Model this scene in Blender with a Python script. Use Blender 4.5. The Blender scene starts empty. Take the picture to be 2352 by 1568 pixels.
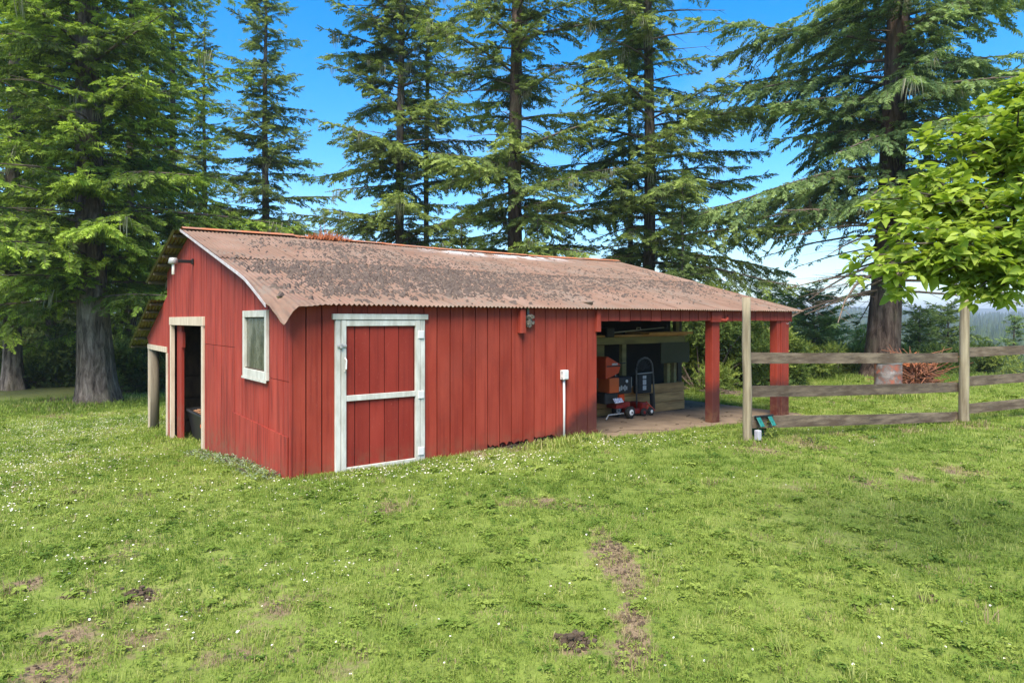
import bpy, math, random
import numpy as np
from mathutils import Vector, Matrix

# ------------------------------------------------------------------ camera, sky, sun, exposure
scene = bpy.context.scene
COL = scene.collection
CAM_H = 1.9
FPX, HOR, CX = 1527.0, 735.0, 1176.0          # focal length, horizon row and centre column of a 2352 x 1568 frame
cam_d = bpy.data.cameras.new('camera')
cam_d.sensor_width = 36.0
cam_d.lens = FPX / 2352.0 * 36.0
cam_d.shift_y = -(784.0 - HOR) / 2352.0
cam_d.clip_start, cam_d.clip_end = 0.05, 9000.0
cam = bpy.data.objects.new('camera', cam_d)
cam.location = (0, 0, CAM_H)
cam.rotation_euler = (math.radians(90), 0, 0)
COL.objects.link(cam)
scene.camera = cam

SUN_TO = Vector((-0.16, -0.66, 0.98)).normalized()       # direction towards the sun
SUN_EL = math.asin(SUN_TO.z)
SUN_AZ = math.atan2(SUN_TO.x, SUN_TO.y)
world = bpy.data.worlds.new('World')
scene.world = world
world.use_nodes = True
wn, wl = world.node_tree.nodes, world.node_tree.links
wn.clear()
w_out = wn.new('ShaderNodeOutputWorld')
w_bg = wn.new('ShaderNodeBackground')
w_sky = wn.new('ShaderNodeTexSky')
w_sky.sky_type = 'NISHITA'
w_sky.sun_disc = False
w_sky.sun_elevation = SUN_EL
w_sky.sun_rotation = SUN_AZ
w_sky.air_density, w_sky.dust_density, w_sky.ozone_density = 1.0, 0.7, 2.8
w_hsv = wn.new('ShaderNodeHueSaturation')
w_hsv.inputs['Saturation'].default_value = 1.5
w_tc = wn.new('ShaderNodeTexCoord')
w_map = wn.new('ShaderNodeMapping')
w_map.inputs['Scale'].default_value = (1.0, 1.0, 2.6)
w_noise = wn.new('ShaderNodeTexNoise')
w_noise.inputs['Scale'].default_value = 2.3
w_noise.inputs['Detail'].default_value = 7.0
w_noise.inputs['Roughness'].default_value = 0.55
w_ramp = wn.new('ShaderNodeMapRange')
w_ramp.inputs['From Min'].default_value = 0.54
w_ramp.inputs['From Max'].default_value = 0.80
w_ramp.inputs['To Max'].default_value = 0.15
w_mix = wn.new('ShaderNodeMixRGB')
w_mix.inputs['Color2'].default_value = (6.2, 6.6, 7.2, 1)
w_bg.inputs['Strength'].default_value = 0.115
wl.new(w_sky.outputs['Color'], w_hsv.inputs['Color'])
wl.new(w_tc.outputs['Generated'], w_map.inputs['Vector'])
wl.new(w_map.outputs['Vector'], w_noise.inputs['Vector'])
wl.new(w_noise.outputs['Fac'], w_ramp.inputs['Value'])
wl.new(w_ramp.outputs['Result'], w_mix.inputs['Fac'])
wl.new(w_hsv.outputs['Color'], w_mix.inputs['Color1'])
wl.new(w_mix.outputs['Color'], w_bg.inputs['Color'])
wl.new(w_bg.outputs['Background'], w_out.inputs['Surface'])

sun_d = bpy.data.lights.new('sun', 'SUN')
sun_d.energy = 3.5
sun_d.angle = math.radians(40)
sun_d.color = (1.0, 0.905, 0.75)
sun = bpy.data.objects.new('sun', sun_d)
sun.rotation_euler = SUN_TO.to_track_quat('Z', 'Y').to_euler()
COL.objects.link(sun)

vs = scene.view_settings
vs.view_transform, vs.look = 'Standard', 'None'
vs.exposure, vs.gamma = 1.42, 1.0
vs.use_curve_mapping = False
scene.cycles.use_denoising = True
scene.cycles.max_bounces = 4
scene.cycles.diffuse_bounces = 2
scene.cycles.glossy_bounces = 2
scene.cycles.transmission_bounces = 4
scene.cycles.transparent_max_bounces = 6
scene.cycles.volume_bounces = 0
scene.cycles.caustics_reflective = False
scene.cycles.caustics_refractive = False

# ------------------------------------------------------------------ geometry helpers
def smooth(x, a, b):
    k = np.clip((np.asarray(x, float) - a) / (b - a), 0, 1)
    return k * k * (3 - 2 * k)

BX, BY = -2.643, 7.93               # near corner of the barn
UX, UY = 0.799, 0.6013              # along its long front wall (t)
VX, VY = -0.6013, 0.799             # along its gable wall (s)
BROT = math.atan2(UY, UX)

def ts(x, y):
    dx, dy = np.asarray(x) - BX, np.asarray(y) - BY
    return UX * dx + UY * dy, VX * dx + VY * dy

def xy(t, s):
    return BX + UX * t + VX * s, BY + UY * t + VY * s

def gz(x, y):
    x, y = np.asarray(x, float), np.asarray(y, float)
    t, s = ts(x, y)
    s1 = np.log1p(np.exp(np.clip((s - 1.0) / 0.6, -40, 40))) * 0.6
    z = -1.15 * (1 - np.exp(-s1 / 9.0)) * (1 - 0.82 * smooth(t, 4, 9))
    z = z - 0.16 * np.clip((t - 5.0) / 6.0, 0, 1.1)
    z = z - 0.07 * smooth(t, 4.95, 5.25) * smooth(s, -0.5, -0.2) * (1 - smooth(s, 7.2, 7.6)) * (1 - smooth(t, 11.1, 11.6))
    r = np.hypot(x, y)
    az = np.arctan2(x, y)
    z = z - 14.0 * smooth(r, 27, 130) * smooth(az, -0.12, 0.2)
    z = z - 14.0 * smooth(r, 90, 220) * (1 - smooth(az, -0.12, 0.2))
    z = z + (33 + 9 * np.sin(az * 7 + 0.6) + 5 * np.sin(az * 17)) * smooth(r, 380, 1500) + 45 * smooth(r, 2000, 3400) * smooth(np.sin(az * 5 - 1.2), -0.4, 1)
    near = 1 - smooth(r, 25, 60)
    z = z + near * (0.018 * np.sin(x * 2.1 + y * 0.7) * np.sin(y * 1.7 - x * 0.4) + 0.012 * np.sin(x * 4.3 + 1) * np.sin(y * 5.1 + x))
    return z

def gz1(x, y):
    return float(gz(x, y))

def ray_ground(px, py):
    """where the sight line through a frame position meets the ground"""
    kx, kz = (px - CX) / FPX, (HOR - py) / FPX
    d = np.geomspace(2.5, 400, 4000)
    h = CAM_H + kz * d - gz(kx * d, d)
    i = np.argmax(h < 0)
    dd = d[i]
    return kx * dd, dd

def at(px, D):
    return (px - CX) / FPX * D, D

def zat(py, D):
    return CAM_H + (HOR - py) / FPX * D

def t_of(px, s=0.0):
    k = (px - CX) / FPX
    return (k * (BY + VY * s) - BX - VX * s) / (UX - k * UY)

def s_of(px, t=0.0):
    k = (px - CX) / FPX
    return (k * (BY + UY * t) - BX - UX * t) / (VX - k * VY)

def z_of(py, t, s):
    return CAM_H + (HOR - py) / FPX * (BY + UY * t + VY * s)

class MB:
    def __init__(self):
        self.v, self.f, self.m = [], [], []
    def add(self, verts, faces, mi=0):
        o = len(self.v)
        self.v.extend([tuple(p) for p in verts])
        for f in faces:
            self.f.append(tuple(i + o for i in f)); self.m.append(mi)
    def bx(self, x0, x1, y0, y1, z0, z1, mi=0, R=None, o=None):
        p = [(x0, y0, z0), (x1, y0, z0), (x1, y1, z0), (x0, y1, z0), (x0, y0, z1), (x1, y0, z1), (x1, y1, z1), (x0, y1, z1)]
        if R is not None:
            oo = Vector(o if o is not None else ((x0 + x1) / 2, (y0 + y1) / 2, (z0 + z1) / 2))
            p = [tuple(R @ (Vector(q) - oo) + oo) for q in p]
        self.add(p, [(0, 3, 2, 1), (4, 5, 6, 7), (0, 1, 5, 4), (1, 2, 6, 5), (2, 3, 7, 6), (3, 0, 4, 7)], mi)
        return self
    def extrude(self, poly, vec, mi=0):
        n = len(poly)
        a = [Vector(p) for p in poly]; b = [p + Vector(vec) for p in a]
        self.add(a + b, [tuple(range(n))[::-1], tuple(range(n, 2 * n))] + [(i, (i + 1) % n, n + (i + 1) % n, n + i) for i in range(n)], mi)
        return self
    def tube(self, pts, rad, n=8, cap=True, mi=0):
        pts = [Vector(p) for p in pts]
        if not hasattr(rad, '__len__'):
            rad = [rad] * len(pts)
        vs_, fs = [], []
        ref = Vector((0, 0, 1))
        for i, p in enumerate(pts):
            d = (pts[min(i + 1, len(pts) - 1)] - pts[max(i - 1, 0)])
            d = d.normalized() if d.length > 1e-9 else Vector((0, 0, 1))
            rr = ref if abs(d.dot(ref)) < 0.95 else Vector((1, 0, 0))
            a = d.cross(rr).normalized(); b = d.cross(a)
            for k in range(n):
                an = 2 * math.pi * k / n
                vs_.append(p + (a * math.cos(an) + b * math.sin(an)) * rad[i])
        for i in range(len(pts) - 1):
            for k in range(n):
                fs.append((i * n + k, i * n + (k + 1) % n, (i + 1) * n + (k + 1) % n, (i + 1) * n + k))
        if cap:
            fs.append(tuple(range(n))[::-1]); fs.append(tuple(range((len(pts) - 1) * n, len(pts) * n)))
        self.add(vs_, fs, mi)
        return self
    def lathe(self, prof, c=(0, 0, 0), n=20, axis='z', mi=0):
        vs_, fs = [], []
        for r, h in prof:
            for k in range(n):
                an = 2 * math.pi * k / n
                q = (r * math.cos(an), r * math.sin(an), h)
                if axis == 'x': q = (q[2], q[0], q[1])
                if axis == 'y': q = (q[0], q[2], q[1])
                vs_.append((q[0] + c[0], q[1] + c[1], q[2] + c[2]))
        for i in range(len(prof) - 1):
            for k in range(n):
                fs.append((i * n + k, i * n + (k + 1) % n, (i + 1) * n + (k + 1) % n, (i + 1) * n + k))
        fs.append(tuple(range(n))[::-1]); fs.append(tuple(range((len(prof) - 1) * n, len(prof) * n)))
        self.add(vs_, fs, mi)
        return self
    def mesh(self, name, mats, sm=False):
        me = bpy.data.meshes.new(name)
        me.from_pydata(self.v, [], self.f)
        for m in (mats if isinstance(mats, (list, tuple)) else [mats]):
            me.materials.append(m)
        if any(self.m):
            me.polygons.foreach_set('material_index', self.m)
        if sm:
            me.polygons.foreach_set('use_smooth', [True] * len(me.polygons))
        me.update()
        return me
    def build(self, name, mats, parent=None, sm=False, bevel=0.0, seg=1):
        o = bpy.data.objects.new(name, self.mesh(name, mats, sm))
        COL.objects.link(o)
        o.parent = parent
        if bevel:
            b = o.modifiers.new('bevel', 'BEVEL'); b.width = bevel; b.segments = seg; b.limit_method = 'ANGLE'
        return o

def link(name, me, parent=None):
    o = bpy.data.objects.new(name, me); COL.objects.link(o); o.parent = parent
    return o

def tag(o, label=None, cat=None, group=None, kind=None):
    for k, v in (('label', label), ('category', cat), ('group', group), ('kind', kind)):
        if v: o[k] = v
    return o

def empty(name, loc=(0, 0, 0), rz=0.0):
    o = bpy.data.objects.new(name, None); COL.objects.link(o)
    o.location = loc; o.rotation_euler = (0, 0, rz); o.empty_display_size = 0.2
    return o

# ------------------------------------------------------------------ scattering: one object whose points carry copies of small pieces
def scatter_tree(nv):
    key = 'scatter_%d' % nv
    if key in bpy.data.node_groups:
        return bpy.data.node_groups[key]
    ng = bpy.data.node_groups.new(key, 'GeometryNodeTree')
    ng.interface.new_socket('Geometry', in_out='INPUT', socket_type='NodeSocketGeometry')
    ng.interface.new_socket('Geometry', in_out='OUTPUT', socket_type='NodeSocketGeometry')
    N, L = ng.nodes, ng.links
    gi, go = N.new('NodeGroupInput'), N.new('NodeGroupOutput')
    def attr(nm, ty):
        a = N.new('GeometryNodeInputNamedAttribute'); a.data_type = ty; a.inputs['Name'].default_value = nm
        return a.outputs['Attribute']
    sel, rot, scl = attr('sel', 'INT'), attr('rot', 'FLOAT_VECTOR'), attr('scl', 'FLOAT_VECTOR')
    e2r = N.new('FunctionNodeEulerToRotation'); L.new(rot, e2r.inputs[0])
    join = N.new('GeometryNodeJoinGeometry')
    def pick(val):
        c = N.new('FunctionNodeCompare'); c.data_type = 'INT'; c.operation = 'EQUAL'
        ins = [i for i in c.inputs if i.enabled and i.type == 'INT']
        L.new(sel, ins[0]); ins[1].default_value = val
        s = N.new('GeometryNodeSeparateGeometry'); s.domain = 'POINT'
        L.new(gi.outputs[0], s.inputs['Geometry']); L.new(c.outputs[0], s.inputs['Selection'])
        return s.outputs['Selection']
    for v in range(nv):
        ip = N.new('GeometryNodeInstanceOnPoints')
        L.new(pick(100 + v), ip.inputs['Points']); L.new(pick(v), ip.inputs['Instance'])
        L.new(e2r.outputs[0], ip.inputs['Rotation']); L.new(scl, ip.inputs['Scale'])
        L.new(ip.outputs[0], join.inputs[0])
    L.new(join.outputs[0], go.inputs[0])
    return ng

def scatter(name, protos, mats, pts, rot, scl, tint, var, parent=None):
    """protos: list of MB pieces; pts, rot: (n,3); scl: (n,) or (n,3); tint: (n,); var: (n,) piece index"""
    pts = np.asarray(pts, np.float32); n = len(pts)
    scl = np.asarray(scl, np.float32)
    if scl.ndim == 1: scl = np.repeat(scl[:, None], 3, 1)
    V, F, MI, SEL = [pts], [], [], [100 + np.asarray(var, np.int32)]
    o = n
    for i, p in enumerate(protos):
        V.append(np.array(p.v, np.float32)); SEL.append(np.full(len(p.v), i, np.int32))
        F += [tuple(k + o for k in f) for f in p.f]; MI += p.m
        o += len(p.v)
    V = np.concatenate(V); SEL = np.concatenate(SEL)
    me = bpy.data.meshes.new(name)
    me.from_pydata(V.tolist(), [], F)
    for m in mats: me.materials.append(m)
    me.polygons.foreach_set('material_index', MI)
    def att(nm, ty, arr, key):
        a = me.attributes.new(nm, ty, 'POINT'); a.data.foreach_set(key, np.ascontiguousarray(arr).ravel())
    pad = lambda a, w: np.concatenate([np.asarray(a, np.float32).reshape(n, w), np.zeros((o - n, w), np.float32)])
    att('sel', 'INT', SEL, 'value')
    att('rot', 'FLOAT_VECTOR', pad(rot, 3), 'vector'); att('scl', 'FLOAT_VECTOR', pad(scl, 3), 'vector')
    att('tint', 'FLOAT', pad(tint, 1), 'value')
    ob = link(name, me, parent)
    md = ob.modifiers.new('scatter', 'NODES'); md.node_group = scatter_tree(len(protos))
    return ob

def euler_from(d, up, roll):
    """rotations whose x axis follows d and whose z axis is near up, rolled by roll"""
    d = d / np.linalg.norm(d, axis=1, keepdims=True)
    y = np.cross(up, d); y /= np.maximum(np.linalg.norm(y, axis=1, keepdims=True), 1e-6)
    z = np.cross(d, y)
    c, s = np.cos(roll)[:, None], np.sin(roll)[:, None]
    y, z = c * y + s * z, c * z - s * y
    return np.stack([np.arctan2(y[:, 2], z[:, 2]), -np.arcsin(np.clip(d[:, 2], -1, 1)), np.arctan2(d[:, 1], d[:, 0])], 1)

# ------------------------------------------------------------------ materials
def new_mat(name):
    m = bpy.data.materials.new(name); m.use_nodes = True
    N, L = m.node_tree.nodes, m.node_tree.links
    b = N['Principled BSDF']
    return m, N, L, b

def c4(c): return (c[0], c[1], c[2], 1.0)

def ramp(N, L, src, stops):
    r = N.new('ShaderNodeValToRGB')
    el = r.color_ramp.elements
    while len(el) < len(stops): el.new(0.5)
    for e, (p, c) in zip(el, stops):
        e.position = p; e.color = c4(c) if len(c) == 3 else c
    L.new(src, r.inputs['Fac'])
    return r.outputs['Color']

def noise(N, L, scale, detail=4, rough=0.55, stretch=(1, 1, 1), coord='Object', off=(0, 0, 0), dist=0.0):
    if coord == 'Position':
        vec = N.new('ShaderNodeNewGeometry').outputs['Position']
    else:
        vec = N.new('ShaderNodeTexCoord').outputs[coord]
    mp = N.new('ShaderNodeMapping'); mp.inputs['Scale'].default_value = stretch; mp.inputs['Location'].default_value = off
    L.new(vec, mp.inputs['Vector'])
    n = N.new('ShaderNodeTexNoise'); n.inputs['Scale'].default_value = scale
    n.inputs['Detail'].default_value = detail; n.inputs['Roughness'].default_value = rough; n.inputs['Distortion'].default_value = dist
    L.new(mp.outputs['Vector'], n.inputs['Vector'])
    return n.outputs['Fac']

def mixc(N, L, fac, a, b, mode='MIX'):
    mx = N.new('ShaderNodeMixRGB'); mx.blend_type = mode
    for s, v in ((mx.inputs['Fac'], fac), (mx.inputs['Color1'], a), (mx.inputs['Color2'], b)):
        if hasattr(v, 'is_output'): L.new(v, s)
        elif isinstance(v, (int, float)): s.default_value = v
        else: s.default_value = c4(v)
    return mx.outputs['Color']

def mrange(N, L, v, a, b, c=0.0, d=1.0):
    m = N.new('ShaderNodeMapRange'); m.inputs['From Min'].default_value = a; m.inputs['From Max'].default_value = b
    m.inputs['To Min'].default_value = c; m.inputs['To Max'].default_value = d
    L.new(v, m.inputs['Value'])
    return m.outputs['Result']

def mth(N, L, op, a, b):
    m = N.new('ShaderNodeMath'); m.operation = op
    for s, v in ((m.inputs[0], a), (m.inputs[1], b)):
        if hasattr(v, 'is_output'): L.new(v, s)
        else: s.default_value = v
    return m.outputs[0]

def bump(N, L, b, h, strength, dist=0.01):
    bp = N.new('ShaderNodeBump'); bp.inputs['Strength'].default_value = strength; bp.inputs['Distance'].default_value = dist
    L.new(h, bp.inputs['Height']); L.new(bp.outputs['Normal'], b.inputs['Normal'])

def simple(name, a, b2=None, scale=6, rough=0.8, stretch=(1, 1, 1), bmp=0.0, metal=0.0, lo=0.35, hi=0.65, bdist=0.01, spec=0.3, obj_var=0.0):
    m, N, L, b = new_mat(name)
    b.inputs['Roughness'].default_value = rough; b.inputs['Metallic'].default_value = metal
    b.inputs['Specular IOR Level'].default_value = spec
    f = noise(N, L, scale, 5, 0.6, stretch)
    col = ramp(N, L, f, [(lo, a), (hi, b2 if b2 else tuple(x * 0.75 for x in a))])
    if obj_var:
        hv = N.new('ShaderNodeHueSaturation')
        oi = N.new('ShaderNodeObjectInfo')
        L.new(mrange(N, L, oi.outputs['Random'], 0, 1, 1 - obj_var, 1 + obj_var), hv.inputs['Value'])
        L.new(col, hv.inputs['Color']); col = hv.outputs['Color']
    L.new(col, b.inputs['Base Color'])
    if bmp: bump(N, L, b, f, bmp, bdist)
    return m

def red_paint(name, base, worn, streak, grain=1.0, stain=False):
    m, N, L, b = new_mat(name)
    b.inputs['Roughness'].default_value = 0.72; b.inputs['Specular IOR Level'].default_value = 0.25
    f1 = noise(N, L, 3.0, 5, 0.6, (1, 1, 0.35))
    f2 = noise(N, L, 26.0, 4, 0.6, (1, 1, 0.035))
    f3 = noise(N, L, 55.0, 3, 0.6, (1, 1, 0.3))
    col = ramp(N, L, f1, [(0.3, base), (0.7, worn)])
    col = mixc(N, L, mrange(N, L, f2, 0.5, 0.72, 0, grain), col, streak)
    col = mixc(N, L, mrange(N, L, f3, 0.66, 0.74, 0, 0.35), col, (0.34, 0.12, 0.09))
    hv = N.new('ShaderNodeHueSaturation'); oi = N.new('ShaderNodeObjectInfo')
    L.new(mrange(N, L, oi.outputs['Random'], 0, 1, 0.89, 1.09), hv.inputs['Value']); L.new(col, hv.inputs['Color'])
    col = hv.outputs['Color']
    f4 = noise(N, L, 1.1, 6, 0.7, (1, 1, 0.5), off=(3, 1, 0)); col = mixc(N, L, mrange(N, L, f4, 0.5, 0.72, 0, 0.45), col, (0.13, 0.022, 0.014))
    f5 = noise(N, L, 90.0, 2, 0.5, (1, 1, 0.5)); col = mixc(N, L, mrange(N, L, f5, 0.7, 0.74, 0, 0.5), col, (0.40, 0.16, 0.11))
    if stain:                                     # damp rot stain that creeps up the foot of the wall
        tc = N.new('ShaderNodeTexCoord'); sp = N.new('ShaderNodeSeparateXYZ'); L.new(tc.outputs['Object'], sp.inputs[0])
        x, z = sp.outputs['X'], sp.outputs['Z']
        wob = noise(N, L, 2.2, 5, 0.65)
        top = mth(N, L, 'ADD', mth(N, L, 'MULTIPLY', wob, 0.55), mth(N, L, 'MULTIPLY', mrange(N, L, x, 4.0, 5.0, 0, 1), 0.55))
        hgt = mth(N, L, 'SUBTRACT', mth(N, L, 'SUBTRACT', top, 0.12), z)
        k = mth(N, L, 'MULTIPLY', mrange(N, L, hgt, 0.0, 0.22), mrange(N, L, x, 2.3, 2.8))
        col = mixc(N, L, mth(N, L, 'MULTIPLY', k, 0.85), col, (0.045, 0.016, 0.014))
    tz = N.new('ShaderNodeTexCoord'); sz = N.new('ShaderNodeSeparateXYZ'); L.new(tz.outputs['Object'], sz.inputs[0])
    mud = noise(N, L, 7.0, 5, 0.7)                # mud splashed up from the grass
    col = mixc(N, L, mth(N, L, 'MULTIPLY', mrange(N, L, sz.outputs['Z'], 0.30, -0.02), mrange(N, L, mud, 0.42, 0.62, 0, 0.6)), col, (0.17, 0.09, 0.05))
    L.new(col, b.inputs['Base Color'])
    bump(N, L, b, f2, 0.25, 0.004)
    return m

M = {}
M['red'] = red_paint('red_barn_paint', (0.235, 0.027, 0.013), (0.325, 0.053, 0.03), (0.155, 0.016, 0.010), 0.6, True)
M['red_gable'] = red_paint('red_weathered_paint', (0.28, 0.031, 0.018), (0.36, 0.056, 0.035), (0.085, 0.009, 0.007), 0.9)
M['red_door'] = red_paint('red_door_paint', (0.21, 0.02, 0.011), (0.27, 0.034, 0.02), (0.13, 0.012, 0.008), 0.6)
M['red_back'] = simple('red_groove_paint', (0.04, 0.004, 0.003), (0.03, 0.004, 0.003))
M['white'] = simple('white_trim_paint', (0.60, 0.60, 0.54), (0.40, 0.39, 0.33), 9, 0.65, (1, 1, 0.3), 0.15)
M['cream'] = simple('cream_trim_wood', (0.58, 0.50, 0.38), (0.44, 0.36, 0.26), 9, 0.75, (1, 1, 0.2), 0.1)
M['dark_wood'] = simple('aged_brown_wood', (0.085, 0.062, 0.038), (0.045, 0.033, 0.022), 8, 0.85, (1, 1, 0.3), 0.2)
M['olive_wood'] = simple('olive_stained_wood', (0.24, 0.21, 0.085), (0.15, 0.13, 0.06), 6, 0.85, (0.3, 1, 1), 0.1)
M['olive_ply'] = simple('dark_olive_panel', (0.036, 0.04, 0.016), (0.05, 0.05, 0.022), 3, 0.7)
M['plank'] = simple('yellow_brown_plank', (0.58, 0.33, 0.12), (0.34, 0.18, 0.065), 7, 0.8, (0.25, 1, 2.0), 0.15, obj_var=0.18)
M['rafters'] = simple('old_rafter_wood', (0.12, 0.10, 0.05), (0.07, 0.06, 0.035), 6, 0.85)
M['log'] = simple('pale_round_post', (0.31, 0.265, 0.175), (0.15, 0.12, 0.075), 14, 0.85, (1, 1, 0.08), 0.4)
M['old_log'] = simple('grey_log', (0.20, 0.165, 0.115), (0.12, 0.095, 0.065), 9, 0.9, (1, 1, 0.12), 0.3)
M['concrete'] = simple('dusty_slab_concrete', (0.22, 0.16, 0.105), (0.14, 0.10, 0.066), 2.2, 0.95, (1, 1, 1), 0.05)
M['metal_grey'] = simple('grey_metal', (0.42, 0.42, 0.40), (0.32, 0.32, 0.31), 12, 0.5, metal=0.3)
M['black'] = simple('black_plastic', (0.012, 0.012, 0.013), (0.02, 0.02, 0.02), 8, 0.5)
M['black_cloth'] = simple('black_bag_cloth', (0.018, 0.02, 0.02), (0.028, 0.03, 0.03), 30, 0.85, bmp=0.1)
M['rubber'] = simple('tyre_rubber', (0.015, 0.015, 0.015), (0.03, 0.028, 0.025), 20, 0.8)
M['orange'] = simple('orange_red_enamel', (0.55, 0.06, 0.012), (0.48, 0.045, 0.01), 4, 0.4)
M['orange_panel'] = simple('orange_enamel', (0.55, 0.10, 0.02), (0.48, 0.08, 0.016), 4, 0.42)
M['red_metal'] = simple('red_machine_paint', (0.22, 0.015, 0.010), (0.15, 0.012, 0.009), 6, 0.45)
M['plain_white'] = simple('white_plastic', (0.66, 0.66, 0.64), (0.58, 0.58, 0.56), 6, 0.5)
M['sticker'] = simple('sticker_paper', (0.55, 0.55, 0.53), (0.34, 0.34, 0.36), 60, 0.6, lo=0.45, hi=0.5)
M['sticker_blue'] = simple('sticker_print', (0.62, 0.60, 0.62), (0.15, 0.16, 0.32), 45, 0.6, lo=0.5, hi=0.56)
M['lilac'] = simple('pale_box_plastic', (0.42, 0.42, 0.46), (0.34, 0.34, 0.37), 6, 0.6)
M['teal'] = simple('teal_strap', (0.02, 0.17, 0.14), (0.012, 0.11, 0.10), 20, 0.45)
M['green_pot'] = simple('dark_green_bucket', (0.008, 0.06, 0.035), (0.012, 0.085, 0.05), 14, 0.45)
M['cap_rust'] = simple('orange_rust_steel', (0.42, 0.13, 0.045), (0.24, 0.14, 0.10), 4, 0.85, (1, 1, 1), 0.1)
M['galv'] = simple('worn_galvanised_edge', (0.62, 0.58, 0.58), (0.45, 0.36, 0.34), 9, 0.5, metal=0.2)
M['bulb'] = simple('frosted_bulb', (0.75, 0.73, 0.62), (0.70, 0.68, 0.6), 6, 0.3)
M['straw'] = simple('dry_rust_needles', (0.46, 0.15, 0.055), (0.32, 0.11, 0.045), 20, 0.9)
M['roots'] = simple('red_brown_roots', (0.30, 0.115, 0.055), (0.12, 0.06, 0.04), 3.5, 0.9, bmp=0.2)
M['chips'] = simple('wood_chips', (0.32, 0.17, 0.09), (0.2, 0.1, 0.05), 25, 0.9)
M['moss'] = simple('dead_moss', (0.05, 0.034, 0.03), (0.14, 0.108, 0.085), 18, 0.95, lo=0.3, hi=0.7)
M['rope'] = simple('tan_rope', (0.38, 0.26, 0.14), (0.28, 0.19, 0.1), 30, 0.9)
M['dirt'] = simple('dark_soil', (0.06, 0.042, 0.028), (0.10, 0.072, 0.045), 14, 0.95, bmp=0.3)
M['wire'] = simple('fence_wire', (0.25, 0.24, 0.22), (0.2, 0.19, 0.18), 9, 0.5, metal=0.5)

def fence_wood():
    m, N, L, b = new_mat('weathered_fence_board')
    b.inputs['Roughness'].default_value = 0.9
    f = noise(N, L, 14, 6, 0.65, (0.12, 1, 1)); g = noise(N, L, 2.5, 5, 0.6, (0.6, 1, 2))
    h = noise(N, L, 60, 3, 0.6, (0.1, 1, 1))
    col = ramp(N, L, f, [(0.34, (0.045, 0.031, 0.020)), (0.64, (0.18, 0.138, 0.092))])
    col = mixc(N, L, mrange(N, L, g, 0.46, 0.6, 0, 0.8), col, (0.06, 0.038, 0.022))
    col = mixc(N, L, mrange(N, L, h, 0.62, 0.72, 0, 0.5), col, (0.33, 0.30, 0.25))
    hv = N.new('ShaderNodeHueSaturation'); oi = N.new('ShaderNodeObjectInfo')
    L.new(mrange(N, L, oi.outputs['Random'], 0, 1, 0.8, 1.15), hv.inputs['Value']); L.new(col, hv.inputs['Color'])
    L.new(hv.outputs['Color'], b.inputs['Base Color']); bump(N, L, b, f, 0.5, 0.006)
    return m
M['fence'] = fence_wood()

def roof_mat():
    m, N, L, b = new_mat('faded_red_corrugated_roof')
    b.inputs['Roughness'].default_value = 0.72; b.inputs['Specular IOR Level'].default_value = 0.25
    pos = noise(N, L, 1.3, 6, 0.62, (1, 0.6, 1)); fine = noise(N, L, 30, 4, 0.6, (1, 0.12, 1)); spot = noise(N, L, 11, 5, 0.7, (1, 0.35, 1))
    col = ramp(N, L, pos, [(0.28, (0.135, 0.080, 0.054)), (0.5, (0.205, 0.128, 0.088)), (0.75, (0.265, 0.185, 0.14))])
    col = mixc(N, L, mrange(N, L, fine, 0.5, 0.72, 0, 0.5), col, (0.24, 0.105, 0.075))
    col = mixc(N, L, mrange(N, L, spot, 0.55, 0.68, 0, 0.6), col, (0.15, 0.10, 0.075))
    tc = N.new('ShaderNodeTexCoord'); sp = N.new('ShaderNodeSeparateXYZ'); L.new(tc.outputs['Object'], sp.inputs[0])
    # grime in the valleys also paints in the corrugation's shading; grey lichen film in broad drifts
    wv = mth(N, L, 'COSINE', mth(N, L, 'MULTIPLY', mth(N, L, 'SUBTRACT', sp.outputs['X'], 0.42), 2 * math.pi / 0.0667), 0.0)
    vn = noise(N, L, 3.0, 5, 0.7, (1, 0.4, 1))
    col = mixc(N, L, mth(N, L, 'MULTIPLY', mrange(N, L, wv, 0.1, -0.9, 0, 0.75), mrange(N, L, vn, 0.35, 0.6)), col, (0.11, 0.07, 0.05))
    li = noise(N, L, 0.9, 7, 0.72, (1, 1, 1), off=(2.3, 5.1, 0)); lf = noise(N, L, 16, 5, 0.75, (1, 0.5, 1))
    col = mixc(N, L, mth(N, L, 'MULTIPLY', mrange(N, L, li, 0.46, 0.58), mrange(N, L, lf, 0.42, 0.58, 0, 0.85)), col, (0.17, 0.14, 0.11))
    hi = mth(N, L, 'MULTIPLY', mrange(N, L, sp.outputs['Y'], 4.7, 5.3), mth(N, L, 'MULTIPLY', mrange(N, L, sp.outputs['X'], 4.2, 5.2), mrange(N, L, sp.outputs['X'], 9.6, 8.4)))
    wn_ = noise(N, L, 5, 4, 0.6, (1, 0.3, 1))
    col = mixc(N, L, mth(N, L, 'MULTIPLY', hi, mrange(N, L, wn_, 0.42, 0.55)), col, (0.50, 0.48, 0.47))   # paint worn off below the ridge
    L.new(col, b.inputs['Base Color'])
    return m
M['roof'] = roof_mat()
M['roof_under'] = simple('roof_underside', (0.15, 0.135, 0.05), (0.09, 0.085, 0.035), 5, 0.7)

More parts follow.
